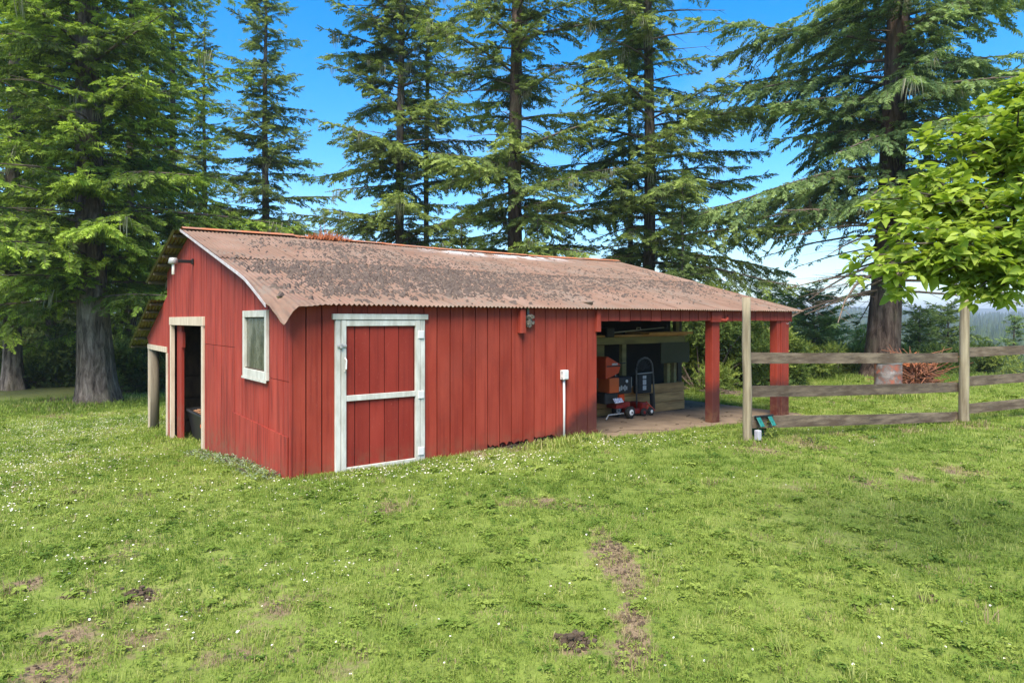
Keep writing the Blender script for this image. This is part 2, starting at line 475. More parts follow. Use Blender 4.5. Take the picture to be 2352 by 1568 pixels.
def bark(name, a, b2, c, sc=1.0):
    m, N, L, b = new_mat(name)
    b.inputs['Roughness'].default_value = 0.95; b.inputs['Specular IOR Level'].default_value = 0.1
    f = noise(N, L, 6 * sc, 6, 0.7, (1, 1, 0.22), dist=0.6); g = noise(N, L, 1.5, 4, 0.6)
    col = ramp(N, L, f, [(0.36, c), (0.5, a), (0.66, b2)])
    col = mixc(N, L, mrange(N, L, g, 0.5, 0.7, 0, 0.4), col, (0.12, 0.12, 0.07))
    L.new(col, b.inputs['Base Color']); bump(N, L, b, f, 0.9, 0.05)
    return m
M['bark'] = bark('fir_bark', (0.115, 0.092, 0.074), (0.24, 0.20, 0.165), (0.032, 0.025, 0.02))
M['bark2'] = bark('red_fir_bark', (0.085, 0.058, 0.044), (0.165, 0.12, 0.095), (0.024, 0.016, 0.012))
M['limb'] = simple('fir_limb_bark', (0.075, 0.055, 0.042), (0.13, 0.10, 0.08), 6, 0.95)
M['dead_limb'] = simple('dead_grey_limb', (0.20, 0.15, 0.115), (0.12, 0.08, 0.055), 5, 0.95)
M['twig'] = simple('apple_twig', (0.10, 0.085, 0.06), (0.07, 0.055, 0.04), 9, 0.9)

def foliage(name, stops, trans=0.25, lichen=True, rough=0.75):
    m, N, L, b = new_mat(name)
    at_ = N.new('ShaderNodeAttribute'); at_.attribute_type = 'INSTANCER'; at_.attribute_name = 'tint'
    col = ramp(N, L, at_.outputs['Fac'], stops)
    b.inputs['Roughness'].default_value = rough; b.inputs['Specular IOR Level'].default_value = 0.25
    L.new(col, b.inputs['Base Color'])
    tr = N.new('ShaderNodeBsdfTranslucent'); L.new(mixc(N, L, 1.0, col, (1.0, 1.0, 0.55), 'MULTIPLY'), tr.inputs['Color'])
    mx = N.new('ShaderNodeMixShader'); mx.inputs['Fac'].default_value = trans
    L.new(b.outputs[0], mx.inputs[1]); L.new(tr.outputs[0], mx.inputs[2])
    L.new(mx.outputs[0], N['Material Output'].inputs['Surface'])
    return m
LICHEN = (0.34, 0.34, 0.24)
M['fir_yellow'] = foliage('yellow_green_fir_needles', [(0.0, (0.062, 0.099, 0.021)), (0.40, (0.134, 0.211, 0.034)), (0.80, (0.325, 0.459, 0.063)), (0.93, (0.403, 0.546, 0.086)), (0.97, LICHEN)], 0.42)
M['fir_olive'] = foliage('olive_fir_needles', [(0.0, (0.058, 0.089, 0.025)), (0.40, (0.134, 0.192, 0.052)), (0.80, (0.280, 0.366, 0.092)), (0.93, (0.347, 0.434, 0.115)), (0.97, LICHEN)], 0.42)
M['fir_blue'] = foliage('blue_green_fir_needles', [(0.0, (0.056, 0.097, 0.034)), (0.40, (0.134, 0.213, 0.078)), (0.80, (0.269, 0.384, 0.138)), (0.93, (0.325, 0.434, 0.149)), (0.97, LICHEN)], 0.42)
M['fir_young'] = foliage('young_fir_needles', [(0.0, (0.055, 0.085, 0.025)), (0.5, (0.12, 0.18, 0.05)), (1.0, (0.22, 0.30, 0.09))], 0.35)
M['leaf'] = foliage('apple_leaf', [(0.0, (0.15, 0.23, 0.03)), (0.5, (0.29, 0.40, 0.055)), (1.0, (0.44, 0.53, 0.10))], 0.5, rough=0.45)
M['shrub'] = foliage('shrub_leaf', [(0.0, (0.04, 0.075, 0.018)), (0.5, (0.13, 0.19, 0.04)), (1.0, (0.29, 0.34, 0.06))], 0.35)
M['grass'] = foliage('lawn_blades', [(0.0, (0.085, 0.16, 0.022)), (0.3, (0.17, 0.255, 0.037)), (0.6, (0.285, 0.36, 0.07)), (0.84, (0.44, 0.45, 0.16)), (0.92, (0.40, 0.315, 0.18)), (1.0, (0.24, 0.17, 0.11))], 0.4)
M['void'] = simple('painted_shade_board', (0.010, 0.010, 0.008), (0.016, 0.015, 0.011), 4, 0.9)  # near black: the storage bay's deep shade painted onto its back panels
M['far_fir'] = foliage('distant_firs', [(0.0, (0.03, 0.055, 0.02)), (1.0, (0.075, 0.115, 0.045))], 0.1)
M['petal'] = simple('daisy_petal', (0.80, 0.80, 0.76), (0.76, 0.76, 0.72), 5, 0.7)
M['pollen'] = simple('daisy_centre', (0.55, 0.36, 0.03), (0.5, 0.32, 0.03), 5, 0.8)
M['silver'] = foliage('silver_leaf', [(0.0, (0.13, 0.18, 0.09)), (1.0, (0.27, 0.32, 0.20))], 0.2)

def glass_mat():
    m, N, L, b = new_mat('dusty_window_glass')
    b.inputs['Roughness'].default_value = 0.16; b.inputs['Specular IOR Level'].default_value = 0.7
    f = noise(N, L, 5, 5, 0.65, (1, 1, 0.5)); g = noise(N, L, 30, 4, 0.6)
    col = ramp(N, L, f, [(0.35, (0.035, 0.04, 0.025)), (0.62, (0.13, 0.13, 0.085))])
    col = mixc(N, L, mrange(N, L, g, 0.56, 0.7, 0, 0.5), col, (0.22, 0.21, 0.15))
    L.new(col, b.inputs['Base Color'])
    L.new(mrange(N, L, f, 0.3, 0.7, 0.06, 0.4), b.inputs['Roughness'])
    return m
M['glass'] = glass_mat()
# ------------------------------------------------------------------ ground
rng = np.random.RandomState(7)
# bare and thin places in the lawn: frame column, row of the spot, half width (m), strength
DIRT_PX = [(130, 1850, .30, .9), (200, 1470, .5, .55), (150, 1455, .35, .7), (320, 1470, .35, .7), (60, 1345, .25, .8), (170, 1365, .16, .8), (320, 1372, .22, 1.0),
           (640, 1390, .35, .7), (560, 1500, .25, .6), (590, 1440, .2, .5), (280, 1275, .35, .6), (480, 1510, .25, .6), (1400, 1270, .33, .9), (1430, 1310, .3, .95), (1390, 1250, .25, .8),
           (1375, 1225, .14, .95), (1402, 1262, .2, 1.0), (1422, 1290, .2, 1.0), (1440, 1322, .16, .95), (1448, 1352, .15, 1.05), (1446, 1392, .13, 1.0), (1456, 1425, .15, 1.1), (1462, 1462, .13, 1.05), (1450, 1492, .14, 1.1), (1442, 1530, .13, 1.0), (1460, 1340, .2, .7), (1450, 1430, .25, .7), (1455, 1500, .28, .8), (1320, 1480, .18, 1.0), (890, 1165, .3, .8), (1250, 1155, .35, .8), (1330, 1165, .3, .6), (1180, 1160, .3, .6),
           (1990, 1110, .35, .7), (2100, 1100, .4, .7), (2200, 1085, .4, .9), (2130, 1375, .12, .8), (2200, 1380, .1, .7), (1840, 1275, .1, .7), (180, 1132, .12, 1.0), (300, 1150, .2, .6), (870, 1305, .2, .4),
           (1820, 1120, .3, .6), (1745, 1035, .5, .8), (1850, 1020, .5, .75), (1960, 1005, .5, .6), (2080, 990, .5, .6), (2230, 980, .5, .7), (2330, 985, .4, .5), (1100, 1045, .25, .8), (620, 1102, .2, .7), (1180, 1032, .3, .8),
           (120, 955, .8, .6), (1950, 918, .7, .6), (1680, 905, .4, .9), (1760, 908, .4, .8), (2130, 918, .7, .5), (1090, 1330, .2, .3), (930, 1420, .2, .4), (700, 1460, .3, .5), (800, 1530, .3, .5)]
DIRT = []
for px, py, r, st in DIRT_PX:
    if py > 1567: py = 1540
    gx, gy = ray_ground(px, py)
    DIRT.append((gx, gy, r * 0.75, st * 0.85))

def dirt_at(x, y):
    v = np.zeros_like(np.asarray(x, float))
    for gx, gy, r, st in DIRT:
        d2 = ((x - gx) ** 2 + ((y - gy) * 0.8) ** 2) / (r * r)
        v = np.maximum(v, st * np.exp(-d2 * 1.1))
    return v

def lawn_at(x, y):
    r = np.hypot(x, y); az = np.arctan2(x, y)
    edge = np.where(az < -0.3, 29.0, 28.0)
    return 1 - smooth(r, edge, edge + 4)

def build_ground():
    ang = np.concatenate([np.radians(np.arange(-56, 56.01, 0.6)), np.radians(np.arange(58, 303, 3.0))])
    rad = np.concatenate([[0.35], np.geomspace(0.7, 60, 150), np.geomspace(63, 4000, 60)])
    A, Rr = np.meshgrid(ang, rad)
    X, Y = Rr * np.sin(A), Rr * np.cos(A)
    Z = gz(X, Y)
    V = np.stack([X.ravel(), Y.ravel(), Z.ravel()], 1)
    na, nr = len(ang), len(rad)
    i, j = np.meshgrid(np.arange(nr - 1), np.arange(na), indexing='ij')
    jn = (j + 1) % na
    F = np.stack([i * na + j, (i + 1) * na + j, (i + 1) * na + jn, i * na + jn], -1).reshape(-1, 4)[:, ::-1]
    me = bpy.data.meshes.new('ground')
    me.from_pydata(V.tolist(), [], F.tolist() + [tuple(range(na))])
    for nm, arr in (('dirt', dirt_at(V[:, 0], V[:, 1])), ('lawn', lawn_at(V[:, 0], V[:, 1]))):
        a = me.attributes.new(nm, 'FLOAT', 'POINT'); a.data.foreach_set('value', arr.astype(np.float32))
    me.polygons.foreach_set('use_smooth', [True] * len(me.polygons))
    m, N, L, b = new_mat('lawn_ground')
    b.inputs['Roughness'].default_value = 0.95; b.inputs['Specular IOR Level'].default_value = 0.1
    n1 = noise(N, L, 0.55, 5, 0.6, coord='Position'); n2 = noise(N, L, 9, 6, 0.7, coord='Position'); n3 = noise(N, L, 45, 4, 0.7, coord='Position')
    g = ramp(N, L, n1, [(0.3, (0.12, 0.175, 0.03)), (0.55, (0.19, 0.245, 0.05)), (0.75, (0.29, 0.31, 0.095))])
    g = mixc(N, L, mrange(N, L, n2, 0.4, 0.7, 0, 0.6), g, (0.09, 0.12, 0.025))
    g = mixc(N, L, mrange(N, L, n3, 0.5, 0.7, 0, 0.5), g, (0.06, 0.07, 0.02))
    ad = N.new('ShaderNodeAttribute'); ad.attribute_name = 'dirt'
    br = ramp(N, L, n3, [(0.3, (0.10, 0.07, 0.045)), (0.7, (0.28, 0.21, 0.13))])
    k = mrange(N, L, mth(N, L, 'ADD', ad.outputs['Fac'], mth(N, L, 'MULTIPLY', mth(N, L, 'SUBTRACT', n2, 0.5), 1.0)), 0.3, 0.55)
    g = mixc(N, L, k, g, br)
    al = N.new('ShaderNodeAttribute'); al.attribute_name = 'lawn'
    wood = ramp(N, L, n2, [(0.3, (0.045, 0.06, 0.022)), (0.7, (0.085, 0.095, 0.035))])
    g = mixc(N, L, al.outputs['Fac'], wood, g)
    L.new(g, b.inputs['Base Color']); bump(N, L, b, n2, 0.6, 0.03)
    me.materials.append(m)
    return tag(link('ground', me), kind='structure')
build_ground()

def inside_barn(x, y, pad=0.0):
    t, s = ts(x, y)
    a = (t > -0.02 - pad) & (t < 5.05) & (s > -0.02 - pad) & (s < 11)
    return a | ((t >= 5.0) & (t < 11.4) & (s > -0.28) & (s < 7.6))

def grass_clump(seed, n, rad, hmin, hmax, w, lean=0.6):
    r = np.random.RandomState(seed); mb = MB()
    for _ in range(n):
        a, rr = r.uniform(0, 6.283), rad * math.sqrt(r.uniform())
        x, y = rr * math.cos(a), rr * math.sin(a)
        h = r.uniform(hmin, hmax); b = r.uniform(0, 6.283); ln = h * r.uniform(0.1, lean) * 1.3
        dx, dy = math.cos(b), math.sin(b); px, py = -dy * w * 0.5, dx * w * 0.5
        mb.add([(x - px, y - py, -0.01), (x + px, y + py, -0.01), (x + dx * ln * .4 + px * .8, y + dy * ln * .4 + py * .8, h * .62), (x + dx * ln * .4 - px * .8, y + dy * ln * .4 - py * .8, h * .62), (x + dx * ln, y + dy * ln, h)],
               [(0, 1, 2, 3), (3, 2, 4)])
    return mb

def clover_clump(seed, n=9, rad=0.09, size=0.012):
    r = np.random.RandomState(seed); mb = MB()
    for _ in range(n):
        a, rr = r.uniform(0, 6.283), rad * math.sqrt(r.uniform())
        x, y, h = rr * math.cos(a), rr * math.sin(a), r.uniform(0.015, 0.04)
        for k in range(3):
            b = a + k * 2.1 + r.uniform(-.3, .3); s = size * r.uniform(.7, 1.3)
            c, d = math.cos(b), math.sin(b)
            mb.add([(x, y, h), (x + s * (c - .5 * d), y + s * (d + .5 * c), h + s * r.uniform(-.2, .5)), (x + 1.7 * s * c, y + 1.7 * s * d, h - s * .2), (x + s * (c + .5 * d), y + s * (d - .5 * c), h + s * r.uniform(-.2, .5))], [(0, 1, 2, 3)])
    return mb

def grass():
    P = []; 
    def ring(r0, r1, dens, half=0.80):
        n = int((r1 * r1 - r0 * r0) * half * dens)
        r = np.sqrt(rng.uniform(r0 * r0, r1 * r1, n)); a = rng.uniform(-half, half, n)
        return r * np.sin(a), r * np.cos(a)
    xs, ys, var, sc = [], [], [], []
    for r0, r1, dens, smul in ((2.7, 5, 300, 0.85), (5, 8, 200, 1.0), (8, 13, 110, 1.2), (13, 20, 46, 1.6), (20, 30, 24, 2.1)):
        x, y = ring(r0, r1, dens)
        keep = ~inside_barn(x, y)
        dz = dirt_at(x, y)
        keep &= rng.uniform(size=len(x)) > dz * 0.6
        x, y = x[keep], y[keep]; n = len(x)
        far = r0 >= 8
        v = rng.choice([0, 1, 2], n) if not far else rng.choice([1, 2], n)
        clov = rng.uniform(size=n) < (0.26 if r0 < 8 else 0.14)
        v = np.where(clov, 3, v)
        u_ = rng.uniform(size=n); v = np.where(u_ < .025, 4, np.where(u_ > .965, 5, v))
        xs.append(x); ys.append(y); var.append(v); sc.append(smul * rng.uniform(0.7, 1.25, n))
    x, y, var, sc = map(np.concatenate, (xs, ys, var, sc))
    # taller tufts at the foot of walls, posts and trees
    ex, ey, es = [], [], []
    def tuft_line(x0, y0, x1, y1, n, w, s0, s1):
        k = rng.uniform(size=n)
        ex.append(x0 + (x1 - x0) * k + rng.normal(0, w, n)); ey.append(y0 + (y1 - y0) * k + rng.normal(0, w, n)); es.append(rng.uniform(s0, s1, n))
    a0, a1 = xy(0.0, -0.07), xy(5.0, -0.07); tuft_line(*a0, *a1, 330, 0.03, 0.9, 1.9)
    a0, a1 = xy(3.6, -0.1), xy(4.7, -0.1); tuft_line(*a0, *a1, 60, 0.04, 2.2, 3.6)
    a0, a1 = xy(-0.1, 2.5), xy(-0.1, 10.0); tuft_line(*a0, *a1, 160, 0.1, 1.0, 2.4)
    a0, a1 = xy(0.2, 4.4), xy(0.2, 10.0); tuft_line(*a0, *a1, 120, 0.25, 1.6, 3.4)
    a0, a1 = xy(5.2, -0.36), xy(11.2, -0.36); tuft_line(*a0, *a1, 240, 0.07, 1.0, 2.0)
    for p in FENCE_BASES: tuft_line(p[0], p[1], p[0], p[1], 60, 0.14, 1.2, 2.8)
    tuft_line(FENCE_BASES[0][0], FENCE_BASES[0][1], FENCE_BASES[1][0], FENCE_BASES[1][1], 260, 0.18, 1.0, 2.2)
    for p, n, w in ((TREE_G, 260, 0.95), (TREE_A, 330, 1.1), (DRUM, 60, 0.35)): tuft_line(p[0], p[1] - 0.3, p[0], p[1] - 0.3, n, w, 2.0, 6.0)
    tuft_line(TREE_G[0] - 6, TREE_G[1] - 0.5, TREE_G[0] + 5, TREE_G[1] + 1, 420, 0.5, 2.0, 5.0)
    x = np.concatenate([x] + ex); y = np.concatenate([y] + ey)
    nx = sum(map(len, ex))
    sc = np.concatenate([sc] + es); var = np.concatenate([var, rng.choice([0, 1, 2], nx)])
    n = len(x)
    pn = np.sin(x * 1.3 + 0.5 * y) * np.sin(y * 1.1 - 0.3 * x + 1) * 0.5 + np.sin(x * 3.1 + 2) * np.sin(y * 2.3) * 0.3
    tint = np.clip(0.46 + 0.17 * pn + 0.08 * np.sin(x * 0.7 - 1.1 * y) + rng.normal(0, 0.16, n), 0.0, 0.84)
    tint = np.where(rng.uniform(size=n) < np.clip(dirt_at(x, y) * 0.9 + 0.03, 0, 1), rng.uniform(0.86, 1.0, n), tint)
    tint = np.where((var == 3) | (var == 5), np.clip(tint - 0.13, 0, 0.6), tint)
    rot = np.stack([rng.normal(0, 0.08, n), rng.normal(0, 0.08, n), rng.uniform(0, 6.283, n)], 1)
    pts = np.stack([x, y, gz(x, y)], 1)
    protos = [grass_clump(1, 30, 0.10, 0.016, 0.044, 0.0042), grass_clump(2, 28, 0.11, 0.016, 0.042, 0.0052, 0.9), grass_clump(3, 28, 0.10, 0.013, 0.038, 0.005, 1.2), clover_clump(4), grass_clump(5, 12, 0.05, 0.07, 0.13, 0.005, 0.9), clover_clump(6, 7, 0.04, 0.026)]
    tag(scatter('grass', protos, [M['grass']], pts, rot, sc, tint, var), 'short green lawn grass with clover around the red barn', 'grass', kind='stuff')

def daisies():
    mb = MB()
    mb.tube([(0, 0, 0), (0.002, 0, 0.02), (0.001, 0.002, 0.042)], 0.0012, 3, False)
    r_ = 0.0125
    ring = [(r_ * math.cos(k * .6283) * (1 if k % 2 else .8), r_ * math.sin(k * .6283) * (1 if k % 2 else .8), 0.044 + (0.002 if k % 2 else 0)) for k in range(10)]
    mb.add([(0.001, 0.002, 0.042)] + ring, [(0, 1 + k, 1 + (k + 1) % 10) for k in range(10)], 1)
    mb.lathe([(0.0045, 0.0435), (0.004, 0.046), (0.001, 0.047)], n=6, mi=2)
    X, Y = [], []
    def blob(px, py, w, h, n):
        done = 0
        for _ in range(int(n * 1.35)):
            qx, qy = rng.normal(px, w), rng.normal(py, h)
            if qy < 905 or qy > 1566: continue
            gx, gy = ray_ground(qx, qy)
            if gy > 34: continue
            X.append(gx); Y.append(gy)
    for b in ((60, 1010, 130, 28, 1100), (170, 985, 120, 14, 1700), (290, 968, 80, 10, 1100), (60, 1060, 90, 30, 900), (230, 1040, 90, 22, 420), (20, 1130, 60, 40, 220), (330, 955, 40, 8, 90),
              (840, 1085, 60, 9, 150), (960, 1072, 90, 12, 230), (1080, 1055, 80, 11, 170), (1200, 1050, 90, 12, 120), (1400, 1015, 120, 9, 190), (1560, 1008, 80, 8, 90), (720, 1120, 80, 14, 80), (950, 1110, 170, 22, 130),
              (440, 1120, 140, 30, 130), (250, 1200, 160, 50, 130), (620, 1180, 160, 40, 90), (1300, 1100, 200, 30, 90), (900, 1250, 300, 60, 40), (150, 1290, 40, 9, 26), (720, 1310, 70, 16, 40), (440, 1420, 60, 40, 22), (300, 1350, 160, 60, 40),
              (1750, 1000, 250, 12, 60), (1900, 1005, 200, 16, 60), (2030, 950, 160, 18, 90), (1620, 945, 60, 12, 60), (1000, 1400, 400, 90, 22), (1700, 1350, 300, 120, 22), (2150, 1400, 150, 90, 14), (500, 1015, 70, 12, 60)):
        blob(*b)
    X, Y = np.array(X), np.array(Y)
    k = ~inside_barn(X, Y, 0.03); X, Y = X[k], Y[k]
    n = len(X)
    rot = np.stack([rng.normal(0, 0.35, n), rng.normal(0, 0.35, n), rng.uniform(0, 6.28, n)], 1)
    D = np.hypot(X, Y)
    tag(scatter('daisies', [mb], [M['grass'], M['petal'], M['pollen']], np.stack([X, Y, gz(X, Y)], 1), rot, rng.uniform(0.45, 0.85, n) * np.where(D > 8, 1.1, 0.85), rng.uniform(0.2, .5, n), np.zeros(n, int)),
        'small white lawn daisies scattered in drifts through the grass', 'daisies', kind='stuff')

def soil_clods():
    mb = MB(); r = np.random.RandomState(5)
    V = []; 
    for i in range(4):
        for k in range(6):
            a = k * 1.047 + i * .4; rr = (0.5, .85, .7, .3)[i] * r.uniform(.75, 1.2)
            V.append((rr * math.cos(a), rr * math.sin(a), (-.2, .15, .45, .62)[i] * r.uniform(.8, 1.2)))
    mb.add(V, [(i * 6 + k, i * 6 + (k + 1) % 6, (i + 1) * 6 + (k + 1) % 6, (i + 1) * 6 + k) for i in range(3) for k in range(6)] + [tuple(range(18, 24))])
    P, S = [], []
    for gx, gy, rr, st in DIRT:
        if st < .62: continue
        for _ in range(int(26 * st)):
            a, q = rng.uniform(0, 6.28), rr * 0.75 * math.sqrt(rng.uniform())
            x, y = gx + q * math.cos(a), gy + q * math.sin(a)
            if bool(inside_barn(np.array(x), np.array(y))): continue
            P.append((x, y, gz1(x, y))); S.append(rng.uniform(0.006, 0.02))
    n = len(P)
    tag(scatter('soil_clods', [mb], [M['dirt']], P, np.stack([rng.normal(0, .3, n), rng.normal(0, .3, n), rng.uniform(0, 6.28, n)], 1), np.array(S), np.zeros(n), np.zeros(n, int)),
        'crumbs of dark bare soil in the thin patches of lawn', 'soil', kind='stuff')

# places several things share
FENCE_BASES = [ray_ground(1718, 1019), ray_ground(2213, 972)]
TREE_G = at(2021, 24.0)
TREE_A = at(222, 22.7)
DRUM = ray_ground(2040, 910)

# ------------------------------------------------------------------ the barn
barn = empty('red_barn', (BX, BY, 0), BROT)
tag(barn, 'long red board barn with rusty corrugated roof, white framed door and open carport end', 'barn')
brng = random.Random(3)
EAVE_S, EAVE_Z = -0.13, 2.09
RIDGE_S, RIDGE_Z = 5.5, 3.55
K1 = (RIDGE_Z - EAVE_Z) / (RIDGE_S - EAVE_S)
BACK_S, BACK_Z = 8.66, 2.72
K2 = (RIDGE_Z - BACK_Z) / (BACK_S - RIDGE_S)
def roof_z(s):
    return EAVE_Z + K1 * (s - EAVE_S) if s <= RIDGE_S else RIDGE_Z - K2 * (s - RIDGE_S)

def front_wall():
    w = MB().bx(0.03, 5.04, 0.012, 0.06, -0.12, 2.12).build('front_wall', M['red_back'], barn)
    edges = [0.0, 0.184]; step = 0.198
    while edges[-1] < 4.9:
        edges.append(edges[-1] + step); step += 0.00128
    edges[-1] = 5.05
    dt0, dt1 = t_of(768), t_of(972)
    for a, b in zip(edges[:-1], edges[1:]):
        pieces = [(a, b)]
        if b > dt0 and a < dt1:                      # the door opening interrupts these boards
            pieces = []
            if a < dt0: pieces.append((a, dt0))
            if b > dt1: pieces.append((dt1, b))
            MB().bx(max(a, 0) + .004, b - .004, -.012, .008, 1.95, 2.11).build('board', M['red'], w)
        for p, q in pieces:
            if q - p < 0.02: continue
            rot = 2.9 < (p + q) / 2 < 4.1
            z0 = (0.03 + brng.uniform(0, .07)) if rot else -0.10
            m = MB(); o = brng.uniform(-.002, .002)
            n = 5
            top = 2.11
            low = [(p + .008 + (q - p - .016) * k / n, z0 + (brng.uniform(-.03, .05) if rot else 0)) for k in range(n + 1)]
            poly = [(x, -.012 + o, z) for x, z in low] + [(q - .008, -.012 + o, top), (p + .008, -.012 + o, top)]
            if not rot: poly = [(p + .008, -.012 + o, z0), (q - .008, -.012 + o, z0), (q - .008, -.012 + o, top), (p + .008, -.012 + o, top)]
            m.extrude(poly, (0, .02, 0)).build('board', M['red'], w)
    MB().bx(-.016, .012, -.022, .012, -.1, 2.08).build('corner_trim', M['red_gable'], w)
    # splintered sill where the foot of the wall has rotted away
    r = random.Random(9)
    for k in range(9):
        t = 2.7 + k * .16
        MB().bx(t, t + r.uniform(.1, .22), -.03, .0, -.02 + r.uniform(-.02, .02), .02 + r.uniform(0, .03), R=Matrix.Rotation(r.uniform(-.15, .15), 3, 'Y')).build('rotten_sill', M['dark_wood'], w)
    # header boards over the open carport
    h = MB().bx(5.05, 10.9, 0.012, 0.14, 1.92, 2.08).build('carport_header', M['red_back'], barn)
    e = [5.05 + i * 0.266 for i in range(23)]
    for a, b in zip(e[:-1], e[1:]):
        MB().bx(a + .009, min(b, 10.9) - .009, -.012 + brng.uniform(-.002, .002), .01, 1.885 + brng.uniform(-.006, .006), 2.10).build('board', M['red'], h)
    MB().bx(10.885, 10.90, .0, 7.5, 1.9, 2.12).build('end_header', M['red'], h)
    MB().bx(10.9, 10.93, -.02, .2, 1.87, 2.1).build('corner_board', M['red'], h)
front_wall()

def door():
    t0, t1 = t_of(767.5), t_of(972.5)
    fr = MB().bx(t0, t_of(780) - .003, -.045, .01, -.06, 1.905).build('door_frame', M['white'], barn, bevel=.003)
    MB().bx(t_of(962), t1, -.045, .01, -.05, 1.905).build('jamb', M['white'], fr, bevel=.003)
    MB().bx(t_of(761), t_of(979), -.058, .01, 1.906, 1.978).build('head_board', M['white'], fr, bevel=.003)
    a, b = t_of(781), t_of(961)
    d = MB().bx(a, b, -.008, .006, -.005, 1.9).build('door', M['red_back'], barn)
    sw = t_of(792) - a
    MB().bx(a, a + sw, -.05, -.009, -.02, 1.9).build('stile', M['white'], d, bevel=.003)
    sw2 = b - t_of(951)
    MB().bx(b - sw2, b, -.05, -.009, -.03, 1.9).build('stile', M['white'], d, bevel=.003)
    for z0, z1, nm in ((1.825, 1.898, 'rail'), (.885, .955, 'rail'), (-.035, .055, 'rail')):
        MB().bx(a + sw + .001, b - sw2 - .001, -.047, -.009, z0, z1).build(nm, M['white'], d, bevel=.003)
    e = [a + sw] + [t_of((960 + x / 2.613) / 1.3061) for x in (268, 384, 500, 611)] + [b - sw2 - .015, b - sw2]
    for z0, z1 in ((.057, .883), (.957, 1.823)):
        for p, q in zip(e[:-1], e[1:]):
            MB().bx(p + .006, q - .006, -.018 + brng.uniform(-.002, .002), -.008, z0, z1).build('board', M['red_door'], d)
    for y in (768, 905, 1034):
        z = z_of(y, b, 0)
        MB().bx(b - .035, b + .055, -.062, -.046, z - .052, z + .052).build('hinge', M['plain_white'], d, bevel=.004)
    MB().tube([(a + .04, -.052, .93 + .33), (a + .045, -.085, .93 + .36), (a + .05, -.085, .93 + .47), (a + .045, -.052, .93 + .5)], .009, 8).build('handle', M['plain_white'], d)
    z = z_of(794, a, 0)
    MB().bx(a - .06, a + .06, -.07, -.052, z - .014, z + .014).bx(a - .03, a + .0, -.085, -.07, z - .03, z + .03).build('latch', M['metal_grey'], d, bevel=.003)
door()

